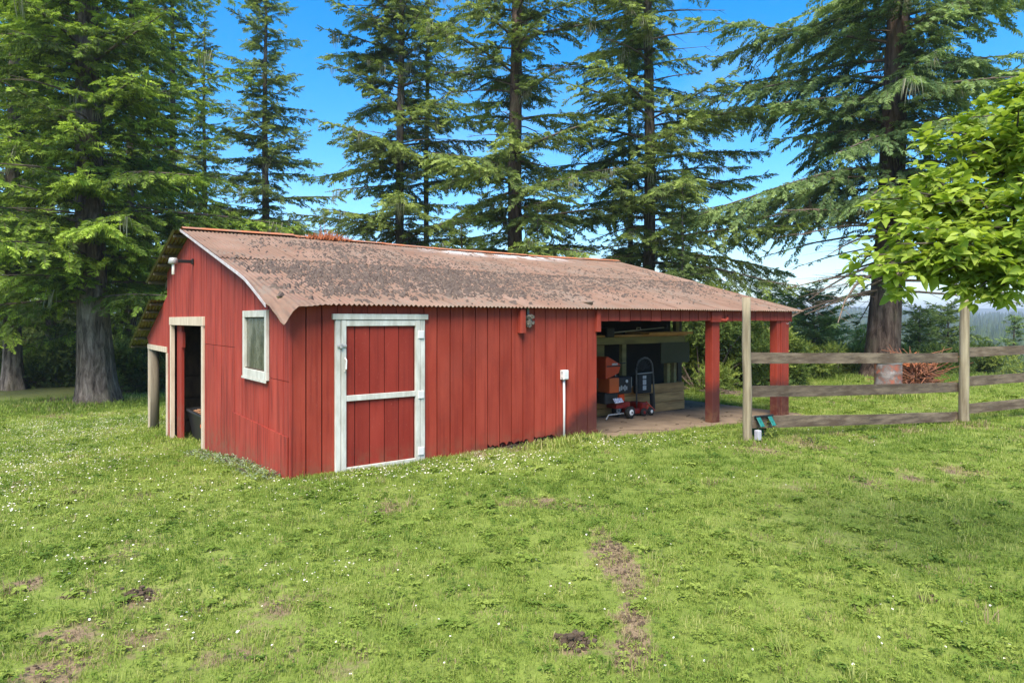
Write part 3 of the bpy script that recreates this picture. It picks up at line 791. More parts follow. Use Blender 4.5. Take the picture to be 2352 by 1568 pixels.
def gable():
    w = MB()
    S0, S1 = 4.40, 7.30            # big doorway
    W0, W1, WZ0, WZ1 = 0.79, 1.88, 1.12, 2.03
    TOPZ = 1.90
    def strip(s0, s1, z0a, z0b, z1a, z1b, off, thick, mat, par, nm='board'):
        MB().extrude([(-off, s0, z0a), (-off, s0, z1a), (-off, s1, z1b), (-off, s1, z0b)], (thick, 0, 0)).build(nm, mat, par)
    # backing, cut round the openings
    b = MB()
    def back(s0, s1, z0, z1=None):
        n = max(1, int((s1 - s0) / .5))
        for k in range(n):
            a, c = s0 + (s1 - s0) * k / n, s0 + (s1 - s0) * (k + 1) / n
            ta = roof_z(a) - .06 if z1 is None else z1; tc_ = roof_z(c) - .06 if z1 is None else z1
            b.extrude([(.012, a, z0), (.012, a, ta), (.012, c, tc_), (.012, c, z0)], (.04, 0, 0))
    back(.03, W0, -.15); back(W0, W1, -.2, WZ0); back(W0, W1, WZ1); back(W1, S0, -.5); back(S0, 5.5, TOPZ); back(5.5, S1, TOPZ); back(S1, 7.78, -.75)
    gw = b.build('gable_wall', M['red_back'], barn)
    r = random.Random(21)
    e = [0.02]
    while e[-1] < 7.75: e.append(min(e[-1] + .2, 7.78))
    if e[-1] - e[-2] < .05: e.pop(-2)
    def cut(s0, s1, z0):
        """vertical pieces of one board between z0 and the roof, round window and doorway and at panel seams"""
        seams = []
        m = (s0 + s1) / 2
        if m < .8: seams.append(1.16)
        if 2.5 < m < 4.45: seams.append(1.495)
        spans = [(z0, None)]
        if s1 > W0 and s0 < W1: spans = [(z0, WZ0), (WZ1, None)]
        if s1 > S0 + .02 and s0 < S1 - .02: spans = [(TOPZ, None)]
        out = []
        for a, c in spans:
            for q in seams:
                if a < q and (c is None or q < c):
                    out.append((a, q - .004)); a = q + .004
            out.append((a, c))
        return out
    for a, c in zip(e[:-1], e[1:]):
        parts = [(a, c)]
        for x in (W0, W1, S0, S1):
            new = []
            for p, q in parts:
                if p < x < q: new += [(p, x), (x, q)]
                else: new.append((p, q))
            parts = new
        for p, q in parts:
            if q - p < .015: continue
            gx, gy = xy(0, (p + q) / 2); g = gz1(gx, gy) - .06
            o = .012 + r.uniform(-.003, .003)
            pr = [(p, q)]
            if p < RIDGE_S < q: pr = [(p, RIDGE_S), (RIDGE_S, q)]
            for pp, qq in pr:
                for z0, z1 in cut(pp, qq, g):
                    ta = roof_z(pp) - .05 if z1 is None else z1; tb = roof_z(qq) - .05 if z1 is None else z1
                    if min(ta, tb) - z0 < .03: continue
                    strip(pp + .006, qq - .006, z0, z0, ta, tb, o, .02, M['red_gable'], gw)
    # later repair sheet along the foot of the wall
    pe = [.03, .24, .5, .76, 1.02, 1.28, 1.54, 1.8, 2.06, 2.3, 2.5]
    for a, c in zip(pe[:-1], pe[1:]):
        gx, gy = xy(0, (a + c) / 2); g = gz1(gx, gy) - .06
        strip(a + .003, c - .003, g, g, .50 + .014 * a, .50 + .014 * c, .030 + r.uniform(-.002, .002), .014, M['red_gable'], gw, 'repair_board')
    MB().bx(-.02, .0, 4.38, 4.41, -.4, 1.8).build('door_edge', M['dark_wood'], gw)
    # window
    win = MB()
    win.bx(-.05, .02, W0, W1, WZ1 - .09, WZ1).bx(-.05, .02, W0, W1, WZ0, WZ0 + .11).bx(-.05, .02, W0, W0 + .075, WZ0 + .11, WZ1 - .09).bx(-.05, .02, W1 - .08, W1, WZ0 + .11, WZ1 - .09)
    wo = win.build('window', M['white'], barn, bevel=.003)
    MB().bx(-.012, -.006, W0 + .075, W1 - .08, WZ0 + .11, WZ1 - .09).build('pane', M['glass'], wo)
    for z in (WZ1 - .105, WZ0 + .11): MB().bx(-.03, -.012, W0 + .075, W1 - .08, z, z + .015).build('bead', M['dark_wood'], wo)
    MB().bx(-.062, -.05, W0 - .012, W1 + .012, WZ0 - .03, WZ0 - .0).build('sill', M['white'], wo)
    # doorway trim
    f = MB().bx(-.05, .02, S0 - .06, S1 + .07, TOPZ - .10, TOPZ + .06).build('doorway_trim', M['cream'], barn, bevel=.003)
    gx, gy = xy(0, S0); g0 = gz1(gx, gy)
    gx, gy = xy(0, S1); g1 = gz1(gx, gy)
    MB().bx(-.045, .03, S0 - .035, S0 + .075, g0 - .08, TOPZ - .102).build('jamb', M['cream'], f, bevel=.003)
    MB().bx(-.045, .03, S1 - .10, S1 + .01, g1 - .08, TOPZ - .102).build('jamb', M['cream'], f, bevel=.003)
    MB().bx(-.04, .03, 7.66, 7.78, g1 - .08, 1.2).build('jamb', M['cream'], f, bevel=.003)
    # red inner post and short brace just inside the doorway
    MB().bx(.07, .12, S1 - .56, S1 - .11, g1 - .1, 1.86).build('inner_post', M['red_door'], barn)
    MB().bx(.07, .12, S1 - .66, S1 - .565, 1.35, 1.66).build('brace_block', M['red_door'], barn)
gable()

def inner_walls():
    MB().bx(4.95, 5.03, .06, 7.7, -.6, 2.2).build('end_wall', M['dark_wood'], barn)
    r = random.Random(4)
    bw = MB().bx(0.06, 4.94, 7.70, 7.74, -.8, 2.86).build('rear_wall', M['dark_wood'], barn)
    for k in range(7):
        MB().bx(.08, 4.9, 7.66, 7.69, -.7 + k * .48, -.7 + k * .48 + .44 + r.uniform(-.01, .01)).build('plank', M['dark_wood'], bw)
    MB().bx(3.0, 3.1, .1, 7.6, -.6, 2.1).build('stall_wall', M['dark_wood'], barn)
    MB().bx(.06, 4.94, .06, 7.66, -.62, -.58).build('barn_floor', M['dirt'], barn)
inner_walls()

def lean_to():
    L0, L1 = 7.80, 10.07
    gx, gy = xy(0, L1); g = gz1(gx, gy)
    def lz(s): return 1.22 + .36 * (11.3 - s)
    lt = MB().extrude([(-.012, L0, 1.33), (-.012, L0, lz(L0) - .06), (-.012, L1 + .35, lz(L1 + .35) - .06), (-.012, L1 + .1, 1.33)], (.03, 0, 0)).build('lean_to', M['red_gable'], barn)
    MB().bx(-.04, .05, L0, L1 + .12, 1.21, 1.325).build('beam', M['cream'], lt, bevel=.003)
    MB().tube([(.08, L1 - .12, g - .2), (.09, L1 - .12, .3), (.08, L1 - .13, 1.22)], [.10, .095, .09], 14).build('log_post', M['old_log'], lt, sm=True)
    MB().bx(-.03, .02, L1 + .03, L1 + .10, g - .1, 1.21).build('post_trim', M['cream'], lt)
    for k in range(6):
        MB().bx(1.55, 1.60, L0 + k * .39 + .01, L0 + (k + 1) * .39 - .01, -.95, 1.5).build('back_board', M['dark_wood'], lt)
    MB().bx(1.50, 1.548, L0, L1 + .2, .05, .20).build('rail', M['plank'], lt)
    MB().bx(1.44, 1.49, L0 + .1, L1 + .1, .28, .40, R=Matrix.Rotation(-.22, 3, 'X')).build('brace', M['plank'], lt)
    MB().bx(1.6, 4.9, L1, L1 + .05, -1.0, 1.3).build('side_wall', M['dark_wood'], lt)
    for t in (3.2, 4.85): MB().tube([(t, L1 - .12, -1.1), (t, L1 - .12, 1.3)], .1, 10).build('log_post', M['old_log'], lt, sm=True)
    # lower roof
    sh = lean_sheet = None
    n = 9
    me = sheet_mesh(3.1, .36)
    for k in range(n):
        o = link('roof_sheet', me, lt); o.location = (-.30 + k * .6, 11.3, lz(11.3)); 
        o.rotation_euler = (0, random.Random(k).uniform(-.004, .004), 0)
    for s in (8.35, 8.8, 9.3, 9.9, 10.55, 11.15):
        MB().bx(-.26, 5.1, s - .045, s + .045, lz(s) - .065, lz(s) - .022).build('purlin', M['rafters'], lt)

def sheet_mesh(run, k, flip=True, width=.66):
    """corrugated sheet laid up-slope; local y runs up the slope (negative s side when flip)"""
    mb = MB(); waves = 10; per = 6; nx = waves * per
    xs = [i * width / nx for i in range(nx + 1)]
    for side in (0, 1):
        vs_ = []
        for j in (0, 1):
            y = (-run if flip else run) * j; z = k * run * j
            for i, x in enumerate(xs):
                vs_.append((x, y, z + .009 * math.cos(2 * math.pi * i / per) - side * .004))
        f = []
        for i in range(nx):
            q = (i, i + 1, nx + 2 + i, nx + 1 + i)
            f.append(q if (side == 0) != flip else q[::-1])
        mb.add(vs_, f, side)
    key = 'corrugated_sheet'
    return mb.mesh(key, [M['roof'], M['roof_under']], True)

def roof():
    rr = random.Random(12)
    fr = MB()
    for k in range(10):
        t = .05 + k * 1.2
        fr.extrude([(t, .1, roof_z(.1) - .24), (t, .1, roof_z(.1) - .07), (t, RIDGE_S, RIDGE_Z - .07), (t, RIDGE_S, RIDGE_Z - .26)], (.045, 0, 0))
        fr.extrude([(t, RIDGE_S, RIDGE_Z - .26), (t, RIDGE_S, RIDGE_Z - .07), (t, 8.4, roof_z(8.4) - .07), (t, 8.4, roof_z(8.4) - .22)], (.045, 0, 0))
    rf = fr.build('roof', M['rafters'], barn)
    # sheets carry barn coordinates in their mesh, so that wear follows the roof and not the sheet
    def sheet(t0, s0, s1, lift, nm='roof_sheet', k=K1, z0f=roof_z, n=9, ny=2):
        mb = MB(); per = 6; nx = n * per; xs = [t0 + i * .0667 / per for i in range(nx + 1)]
        tilt, sag = rr.uniform(-.004, .004), rr.uniform(-.006, .006)
        e = rr.uniform(-.012, .012)
        for side in (0, 1):
            vs_ = []
            for j in range(ny):
                s = s0 + (s1 - s0) * j / (ny - 1) + (e if j == 0 else 0)
                for i, x in enumerate(xs):
                    vs_.append((x, s, z0f(s) + lift + .0125 * math.cos(2 * math.pi * i / per) - side * .004 + tilt * (x - t0) + .02 * math.sin(x * .62 + .4) * (s / 5.5 if s > 0 else 0)))
            f = []
            for j in range(ny - 1):
                for i in range(nx):
                    q = (j * (nx + 1) + i, j * (nx + 1) + i + 1, (j + 1) * (nx + 1) + i + 1, (j + 1) * (nx + 1) + i)
                    f.append(q if side == 0 else q[::-1])
            mb.add(vs_, f, side)
        return mb.build(nm, [M['roof'], M['roof_under']], rf, sm=True)
    for k in range(18):
        t0 = .42 + k * .6
        sheet(t0, EAVE_S, 2.9, .002 * (k % 2))
        sheet(t0, 2.72, RIDGE_S + .02, .014 + .002 * (k % 2))
    for k in range(19):
        t0 = -.30 + k * .605
        sheet(t0, RIDGE_S + .02, BACK_S, .002 * (k % 2), nm='rear_roof_sheet')
    sheet(-.18, 2.72, RIDGE_S + .02, .016)
    # the corner sheet, bent down and crumpled at its lower end
    mb = MB(); per = 6; nx = 54; ny = 26
    r2 = random.Random(8)
    for side in (0, 1):
        vs_ = []
        for j in range(ny + 1):
            s = EAVE_S - .07 + (2.9 - EAVE_S + .07) * j / ny
            d = max(0.0, 1 - (s - EAVE_S) / 1.5)
            for i in range(nx + 1):
                x = -.18 + i * .0667 / per
                q = max(0.0, (.04 - x) / .22)
                drop = .22 * (d ** 1.2) * (q ** 1.4)
                cr = .03 * d * math.sin(x * 23 + s * 9) * math.sin(s * 17 - x * 6) * min(1, q * 2) + .012 * d * d * math.sin(x * 9 + s * 11)
                amp = .0095 * (1 - .8 * d * max(0, min(1, (.5 - x) / .4)))
                vs_.append((x + .03 * d * d * q, s - .02 * d * q, roof_z(s) + .004 + amp * math.cos(2 * math.pi * i / per) - side * .004 - drop + cr))
        f = []
        for j in range(ny):
            for i in range(nx):
                q4 = (j * (nx + 1) + i, j * (nx + 1) + i + 1, (j + 1) * (nx + 1) + i + 1, (j + 1) * (nx + 1) + i)
                f.append(q4 if side == 0 else q4[::-1])
        mb.add(vs_, f, side)
    mb.build('bent_corner_sheet', [M['roof'], M['roof_under']], rf, sm=True)
    # bright folded edge along the gable
    def rz2(s):
        d = max(0.0, 1 - (s - EAVE_S) / 1.5)
        return roof_z(s) - .22 * d ** 1.2
    for a, b in ((.35, 2.8), (2.8, 5.5)):
        n = 8; up, lo = [], []
        for k in range(n + 1):
            s = a + (b - a) * k / n
            up.append((-.184, s, rz2(s) + .022)); lo.append((-.184, s, rz2(s) - .022))
        MB().extrude(lo + up[::-1], (-.006, 0, 0)).build('rake_trim', M['galv'], rf)
    for k, s in enumerate((.35, 1.0, 1.65, 2.3, 2.95, 3.6, 4.25, 4.9, 5.35)):
        MB().bx(-.05 if s < 2 else -.13, 11.15, s - .045, s + .045, roof_z(s) - .068, roof_z(s) - .018).build('purlin', M['rafters'], rf)
    for s in (5.7, 6.25, 6.8, 7.35, 7.9, 8.5):
        MB().bx(-.26, 11.15, s - .045, s + .045, roof_z(s) - .068, roof_z(s) - .018).build('purlin', M['rafters'], rf)
    MB().extrude([(10.95, .2, roof_z(.2) - .15), (10.95, .2, roof_z(.2) - .03), (10.95, 5.5, RIDGE_Z - .03), (10.95, 5.5, RIDGE_Z - .15)], (.03, 0, 0)).build('barge_board', M['red'], rf)
    # ridge capping in overlapping lengths
    t = -.16; k = 0
    while t < 11.1:
        ln = min(2.0, 11.2 - t); lift = .035 + (.02 if k == 0 else 0) + .006 * (k % 2)
        zz = lambda x: .02 * math.sin(x * .62 + .4)
        pr = [(-.12, -.032), (-.05, -.006), (-.02, .012), (.02, .012), (.05, -.006), (.12, -.032)]
        vs_ = []
        for x in (t, t + ln + .06):
            for a, b in pr: vs_.append((x, RIDGE_S + a, RIDGE_Z + lift + b + zz(x) + rr.uniform(-.006, .006)))
        n = len(pr)
        MB().add(vs_, [(i, i + n, i + n + 1, i + 1) for i in range(n - 1)]) 
        m = MB(); m.add(vs_, [(i, i + n, i + n + 1, i + 1) for i in range(n - 1)]); m.build('ridge_cap', M['cap_rust'], rf)
        t += ln; k += 1
    # roofing nails are too small to see; dead moss lies in drifts
    r = np.random.RandomState(2)
    V, F = [], []
    cnt = 0
    while cnt < 11500:
        t, s = r.uniform(-.05, 11.0), r.uniform(.0, 5.35)
        d = .5 * math.exp(-((s - 1.3 - .10 * t) / 1.1) ** 2) * (1 - .75 * float(smooth(t, 4.5, 8))) + .42 * math.exp(-((s - 3.1) / .8) ** 2) * float(smooth(t, 1.0, 2.5)) + .3 * math.exp(-((s - 4.4) / .5) ** 2) * (1 - float(smooth(t, 2.4, 4.4))) * float(smooth(t, .5, 1.5))
        d *= (1.35 if t < 4.5 else 1.0) * (.55 + .75 * (math.sin(t * 2.3 + s * 1.1) * math.sin(s * 2.9 - t * .7) * .5 + .5))
        d *= float(smooth(s, .05, .5)) * .9 + .1
        if t < .5 and s < 1.7: d *= .15
        if r.uniform() > d * 1.9 + .012: continue
        cnt += 1
        a = (abs(r.normal(0, 1)) * .014 + .007) * (1.35 if t < 4 else 1.0); b = a * r.uniform(.9, 2.4); h = a * r.uniform(.35, .9)
        t = round(t / .0667) * .0667 + r.normal(.033, .018)
        z = roof_z(s) + .0 + .02 * math.sin(t * .62 + .4) * s / 5.5
        an = r.uniform(-.5, .5); ca, sa = math.cos(an), math.sin(an)
        o = len(V); m = 6
        for q in range(m):
            g = q * 2 * math.pi / m; x, y = a * math.cos(g) * r.uniform(.7, 1.3), b * math.sin(g) * r.uniform(.7, 1.3)
            yy = s + sa * x + ca * y
            V.append((t + ca * x - sa * y, yy, z + K1 * (yy - s) - .006))
        for q in range(3):
            g = q * 2.1 + r.uniform(); V.append((t + .45 * a * math.cos(g), s + .45 * b * math.sin(g), z + .01 + h * r.uniform(.6, 1.2)))
        for q in range(3):
            F += [(o + 2 * q, o + 2 * q + 1, o + 6 + q), (o + 2 * q + 1, o + (2 * q + 2) % 6, o + 6 + (q + 1) % 3), (o + 2 * q + 1, o + 6 + (q + 1) % 3, o + 6 + q)]
        F.append((o + 6, o + 7, o + 8))
    mm = MB(); mm.add(V, F)
    tag(mm.build('dead_moss', M['moss'], rf), kind='stuff')
    # tuft of dry rust-brown needles caught on the ridge
    mm = MB(); tt = 2.6
    for k in range(420):
        x = tt + r.normal(0, .26); y = RIDGE_S + r.normal(-.05, .06); z = RIDGE_Z + .02
        dx, dy, dz = r.normal(0, .06), r.normal(0, .05), abs(r.normal(0, .11)) * math.exp(-((x - tt) / .5) ** 2)
        w = .009
        mm.add([(x - w, y, z), (x + w, y, z), (x + dx, y + dy, z + dz + .02)], [(0, 1, 2)])
        mm.add([(x, y - .03, z - .02), (x + .05, y, z + .03 + dz * .4), (x, y + .03, z - .02)], [(0, 1, 2)])
    tag(mm.build('needle_tuft', M['straw'], rf), kind='stuff')
roof()
lean_to()

def carport():
    zf = lambda t: -.16 * (t - 5.0) / 6.0
    sl = MB()
    sl.add([(5.05, -.22, zf(5.05)), (11.3, -.22, zf(11.3)), (11.3, 7.4, zf(11.3)), (5.05, 7.4, zf(5.05)), (5.05, -.22, -.4), (11.3, -.22, -.4), (11.3, 7.4, -.4), (5.05, 7.4, -.4)],
           [(0, 1, 2, 3), (0, 4, 5, 1), (1, 5, 6, 2), (2, 6, 7, 3), (3, 7, 4, 0)])
    s = sl.build('carport_slab', M['concrete'], barn)
    m = MB(); r = random.Random(6)
    pts = [(5.2, .5), (5.6, .1), (5.9, .25), (6.4, -.1), (6.6, -.2)]
    for (a, b), (c, d) in zip(pts[:-1], pts[1:]):
        m.extrude([(a, b - .012, zf(a) + .003), (c, d - .012, zf(c) + .003), (c, d + .012, zf(c) + .003), (a, b + .012, zf(a) + .003)], (0, 0, .002))
    for k in range(60):
        a, b = r.uniform(5.3, 10.5), r.uniform(-.1, 2.2); w = r.uniform(.008, .03)
        m.bx(a, a + w * 2, b, b + w, zf(a) - .003, zf(a) + w * .4)
    tag(m.build('slab_crack_litter', M['dirt'], s), kind='stuff')
    def post(t0, t1, s0, s1, nm='post'):
        p = MB().bx(t0, t1, s0, s1, zf(t0) - .05, 1.91).build(nm, M['red'], barn, bevel=.006)
        return p
    p = post(t_of(1637), t_of(1654), .01, .18)
    MB().bx(t_of(1640) - .12, t_of(1654) + .0, -.05, .0, 1.86, 2.06).build('bracket', M['red'], p, bevel=.004)
    a = t_of(1654)
    MB().tube([(a - .03, -.04, 1.9), (a + .10, -.06, 1.89), (a + .14, -.07, 1.93), (a + .15, -.07, 2.01)], [.035, .033, .03, .02], 8).build('hook', M['red'], p, sm=True)
    p = post(t_of(1796), t_of(1813), .01, .16)
    MB().bx(t_of(1796) - .14, t_of(1796) - .005, .03, .2, zf(10.4) - .05, 1.9).build('post_plank', M['red'], p, bevel=.005)
    MB().tube([(t_of(1806), -.0, 1.83), (t_of(1806), -.03, 1.82), (t_of(1806) + .03, -.04, 1.83)], .008, 6).build('eye_bolt', M['metal_grey'], p)
    for t, ss in ((8.2, 5.4), (10.7, 5.4), (10.7, 2.9), (8.2, 7.3), (10.7, 7.3)):
        MB().bx(t, t + .15, ss, ss + .15, zf(t) - .05, 2.5).build('rear_post', M['dark_wood'], barn)
    # short wooden blocks hanging under the eave
    e = MB().bx(t_of(1187), t_of(1198.5), -.10, -.014, z_of(765, 3.4, 0), 2.06).build('eave_block', M['red'], barn, bevel=.004)
    MB().bx(t_of(1365), t_of(1374), -.07, -.014, z_of(762, 5.0, 0), 2.06).build('eave_block', M['red'], barn, bevel=.004)
    MB().tube([(5.02, -.03, -.05), (5.02, -.05, -.08), (5.02, -.05, -.2)], .012, 6).build('corner_bolt', M['dark_wood'], barn)
    MB().bx(4.9, 5.06, -.03, .03, -.16, .1).build('corner_block', M['red'], barn)
carport()
# ------------------------------------------------------------------ things on and in the barn
def barn_thing(name, label, cat, t, s, z, rz=0.0, group=None):
    x, y = xy(t, s)
    return tag(empty(name, (x, y, z), BROT + rz), label, cat, group)

def security_light():
    s0, z0 = s_of(446), z_of(601, 0, s_of(446))
    r = barn_thing('security_light', 'dusk lamp with bare white tube bulb on the gable peak', 'lamp', -.014, s0, z0)
    MB().bx(-.03, 0, -.05, .05, -.05, .05).build('wall_plate', M['black'], r, bevel=.004)
    MB().bx(-.30, -.02, -.03, .03, -.03, .025).build('arm', M['black'], r, bevel=.006)
    MB().lathe([(.065, -.06), (.085, -.05), (.075, .02), (.06, .05), (.02, .055)], (-.33, 0, 0), 16).build('head', M['metal_grey'], r, sm=True)
    for dy in (-.025, .025):
        MB().lathe([(.015, -.25), (.022, -.24), (.022, -.07), (.02, -.055)], (-.33, dy, 0), 10).build('bulb', M['bulb'], r, sm=True)
security_light()

def electric_box():
    t = t_of(1291)
    gx, gy = xy(t, -.04)
    r = barn_thing('electric_box', 'white outlet box on a white conduit pipe against the red wall', 'electric box', t, -.045, 0)
    zt, zb = z_of(849, t, 0), z_of(868, t, 0)
    MB().tube([(0, 0, gz1(gx, gy) - .1), (0.005, 0, .5), (0, 0, zb)], .018, 10).build('conduit', M['plain_white'], r, sm=True)
    b = MB().bx(-.055, .055, -.05, .03, zb - .02, zt).build('box', M['plain_white'], r, bevel=.008, seg=2)
    MB().bx(-.045, .045, -.062, -.051, zb - .01, zt - .012).build('cover', M['plain_white'], b, bevel=.004)
    for z in (zb + .01, zt - .03): MB().bx(-.068, -.056, -.035, -.015, z - .012, z + .012).build('lug', M['metal_grey'], b)
electric_box()

def wasp_nest():
    t = t_of(1210)
    r = np.random.RandomState(4); m = MB()
    zt = z_of(716, t, 0)
    for k in range(60):
        h = r.uniform(0, 1); w = .055 * (1 - abs(h - .55) * .8)
        x, y, z = r.normal(0, w * .5), -abs(r.normal(.03, .02)), zt - .05 - h * .16
        a = r.uniform(.012, .03)
        m.bx(x - a, x + a, y - a, y + a * .4, z - a, z + a * .7, R=Matrix.Rotation(r.uniform(-1, 1), 3, 'Y') @ Matrix.Rotation(r.uniform(-1, 1), 3, 'Z'))
    m.bx(-.02, .02, -.02, .0, zt - .06, zt + .06)
    x, y = xy(t, -.016)
    o = m.build('mud_nest', simple('grey_mud_nest', (0.09, 0.075, 0.055), (0.22, 0.20, 0.17), 30, 0.95))
    o.location = (x, y, 0); o.rotation_euler = (0, 0, BROT)
    tag(o, 'ragged grey brown mud nest tucked under the eave beside a red block', 'nest')
wasp_nest()

ZF = lambda t: -.16 * (t - 5.0) / 6.0
def storage_rack():
    S, T0, T1 = 1.78, 6.2, 9.55
    r = barn_thing('storage_rack', 'rough timber storage bay with plank bin front in the carport', 'storage rack', 0, 0, 0)
    zb = ZF(9.0)
    z = lambda py, t=9.0: z_of(py, t, S)
    for k in range(3):
        h = (z(879) - zb) / 3
        MB().bx(T0, T1 - .01 * k, S, S + .05, zb + k * h + .004, zb + (k + 1) * h - .004).build('bin_plank', M['plank'], r, bevel=.004)
        MB().bx(T1 - .05, T1, S + .052, S + 1.4, zb + k * h + .004, zb + (k + 1) * h - .004).build('bin_side_plank', M['plank'], r, bevel=.004)
    MB().bx(T0, T1 + .02, S - .06, S + .5, z(768) - .03, z(768) + .01).build('shelf', M['plank'], r, bevel=.004)
    MB().bx(t_of(1480, S - .06), T1 + .05, S - .2, S + .5, z(768) + .012, z(768) + .06).build('shelf_board', M['plank'], r, bevel=.006)
    MB().bx(T0, T1, S - .01, S + .04, z(787), z(771) - .01).build('beam', M['olive_wood'], r, bevel=.004)
    a, b = t_of(1511, S), t_of(1576, S)
    MB().bx(a, b, S - .09, S - .06, z(833), z(786)).build('hanging_panel', M['olive_ply'], r)
    for px in (1541, 1556):
        t = t_of(px, S); MB().bx(t - .05, t + .04, S + .06, S + .16, zb + .5, z(771)).build('stud', M['olive_wood'], r)
    t = t_of(1441, S); MB().bx(t - .1, t + .02, S + .05, S + .14, zb, z(771)).build('stud', M['olive_wood'], r)
    t = t_of(1392, S); MB().bx(t - .3, t + .3, S + .35, S + .4, .2, z(790)).build('back_board', M['olive_wood'], r)
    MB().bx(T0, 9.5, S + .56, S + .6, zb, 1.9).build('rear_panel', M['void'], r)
    t = t_of(1554, S + .3); MB().bx(t - .02, t + .1, S + .3, S + .4, z(768), z(738) + .1).build('upper_post', M['olive_wood'], r)
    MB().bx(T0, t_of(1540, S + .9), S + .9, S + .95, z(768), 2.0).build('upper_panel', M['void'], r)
storage_rack()

def trimmer(name, label, pxa, pya, pxb, pyb, S):
    ta, tb = t_of(pxa, S), t_of(pxb, S); za, zb = z_of(pya, ta, S), z_of(pyb, tb, S)
    r = barn_thing(name, label, 'string trimmer', ta, S, za)
    L = math.hypot(tb - ta, zb - za)
    d = Vector((tb - ta, 0, zb - za))
    MB().tube([(0, 0, 0), d], .013, 8).build('shaft', M['metal_grey'], r)
    MB().tube([d * .5 + Vector((0, -.06, 0)), d * .5 + Vector((-.0, -.05, .05)), d * .5 + Vector((0, .05, .05)), d * .5 + Vector((0, .06, 0))], .01, 6).build('loop_handle', M['plain_white'], r)
    MB().bx(-.22, 0, -.09, .09, -.09, .11).build('engine', M['black'], r, bevel=.02, seg=2)
    MB().lathe([(.05, -.03), (.06, .0), (.05, .04)], tuple(d + Vector((.05, 0, .02))), 12).build('cutting_head', M['black'], r)
trimmer('string_trimmer', 'string trimmer with bare metal shaft lying along the high shelf', 1405, 764, 1525, 752, 1.75)

def chipper():
    S = 1.42
    t = t_of(1398, S); zb = ZF(t)
    r = barn_thing('wood_chipper', 'orange red wood chipper with hopper and small white wheel by the carport corner', 'wood chipper', t, S, zb)
    u = .0088                                         # metres per frame unit here
    h = lambda py: z_of(py, t, S) - zb
    X = lambda px: t_of(px, S) - t
    MB().extrude([(X(1378), -.16, h(868)), (X(1378), -.16, h(820)), (X(1383), -.16, h(817)), (X(1413), -.16, h(837)), (X(1408), -.16, h(856)), (X(1386), -.16, h(866))], (0, .36, 0)).build('hopper', M['orange'], r, bevel=.012, seg=2)
    MB().bx(X(1392), X(1404), -.172, -.162, h(837), h(833)).build('badge', M['sticker'], r)
    MB().bx(X(1380), X(1411), -.168, -.16, h(841), h(838)).build('hopper_seam', M['black'], r)
    MB().bx(X(1385), X(1407), -.18, .14, h(900), h(866)).build('chute', M['orange_panel'], r, bevel=.012, seg=2)
    MB().bx(X(1378), X(1408), -.14, .16, h(925), h(900) - .002).build('housing', M['black'], r, bevel=.02, seg=2)
    en = MB().bx(X(1408), X(1440), -.14, .16, h(905), h(866)).build('engine', M['black'], r, bevel=.03, seg=2)
    MB().lathe([(.03, -.012), (.03, .0), (.016, .002), (.016, -.012)], (X(1427), -.146, h(876)), 16, 'y').build('starter_ring', M['plain_white'], en)
    MB().bx(X(1439), X(1443), -.1, .1, h(893), h(868)).build('guard', M['metal_grey'], en, bevel=.004)
    for k in range(5): MB().bx(X(1410 + 4 * k), X(1412.5 + 4 * k), -.148, -.14, h(898 - (k % 3) * 2), h(888 - (k % 2) * 3)).build('carburettor_part', M['metal_grey'], en)
    MB().tube([(X(1414), 0, h(868)), (X(1413), 0, h(845)), (X(1412), -.02, h(838))], .011, 8).build('lever', M['metal_grey'], r)
    MB().tube([(X(1410), -.05, h(836)), (X(1432), -.05, h(835))], .012, 8).build('grip', M['black'], r)
    MB().add([(X(1395), -.19, h(924)), (X(1416), -.19, h(924)), (X(1413), -.17, h(913)), (X(1393), -.17, h(913))], [(0, 1, 2, 3)])
    m = MB(); m.extrude([(X(1397), -.19, h(924)), (X(1417), -.19, h(923)), (X(1413), -.165, h(913)), (X(1394), -.165, h(913))], (0, .006, 0)); m.build('warning_sticker', M['sticker_blue'], r)
    MB().extrude([(X(1413), -.12, h(924)), (X(1425), -.12, h(922)), (X(1424), -.12, h(905)), (X(1412), -.12, h(906))], (0, .2, 0)).build('belt_guard', M['orange'], r, bevel=.006)
    MB().bx(X(1404), X(1436), -.14, .14, h(938), h(925)).build('base_frame', M['red_metal'], r, bevel=.008)
    MB().tube([(X(1380), -.14, .02), (X(1386), -.14, .10), (X(1420), -.14, .1)], .014, 8).build('stand', M['metal_grey'], r)
    for sd in (-.20, .16):
        w = MB().lathe([(.045, -.045), (.1, -.045), (.118, -.03), (.118, .03), (.1, .045), (.045, .045)], (X(1430), sd, .118), 24, 'y').build('tyre', M['rubber'], r, sm=True)
        MB().lathe([(.02, -.055), (.055, -.05), (.06, -.046), (.06, .046), (.02, .05)], (X(1430), sd, .118), 18, 'y').build('rim', M['plain_white'], w, sm=True)
        MB().lathe([(.018, -.062), (.018, .05)], (X(1430), sd, .118), 10, 'y').build('axle_cap', M['black'], w)
chipper()

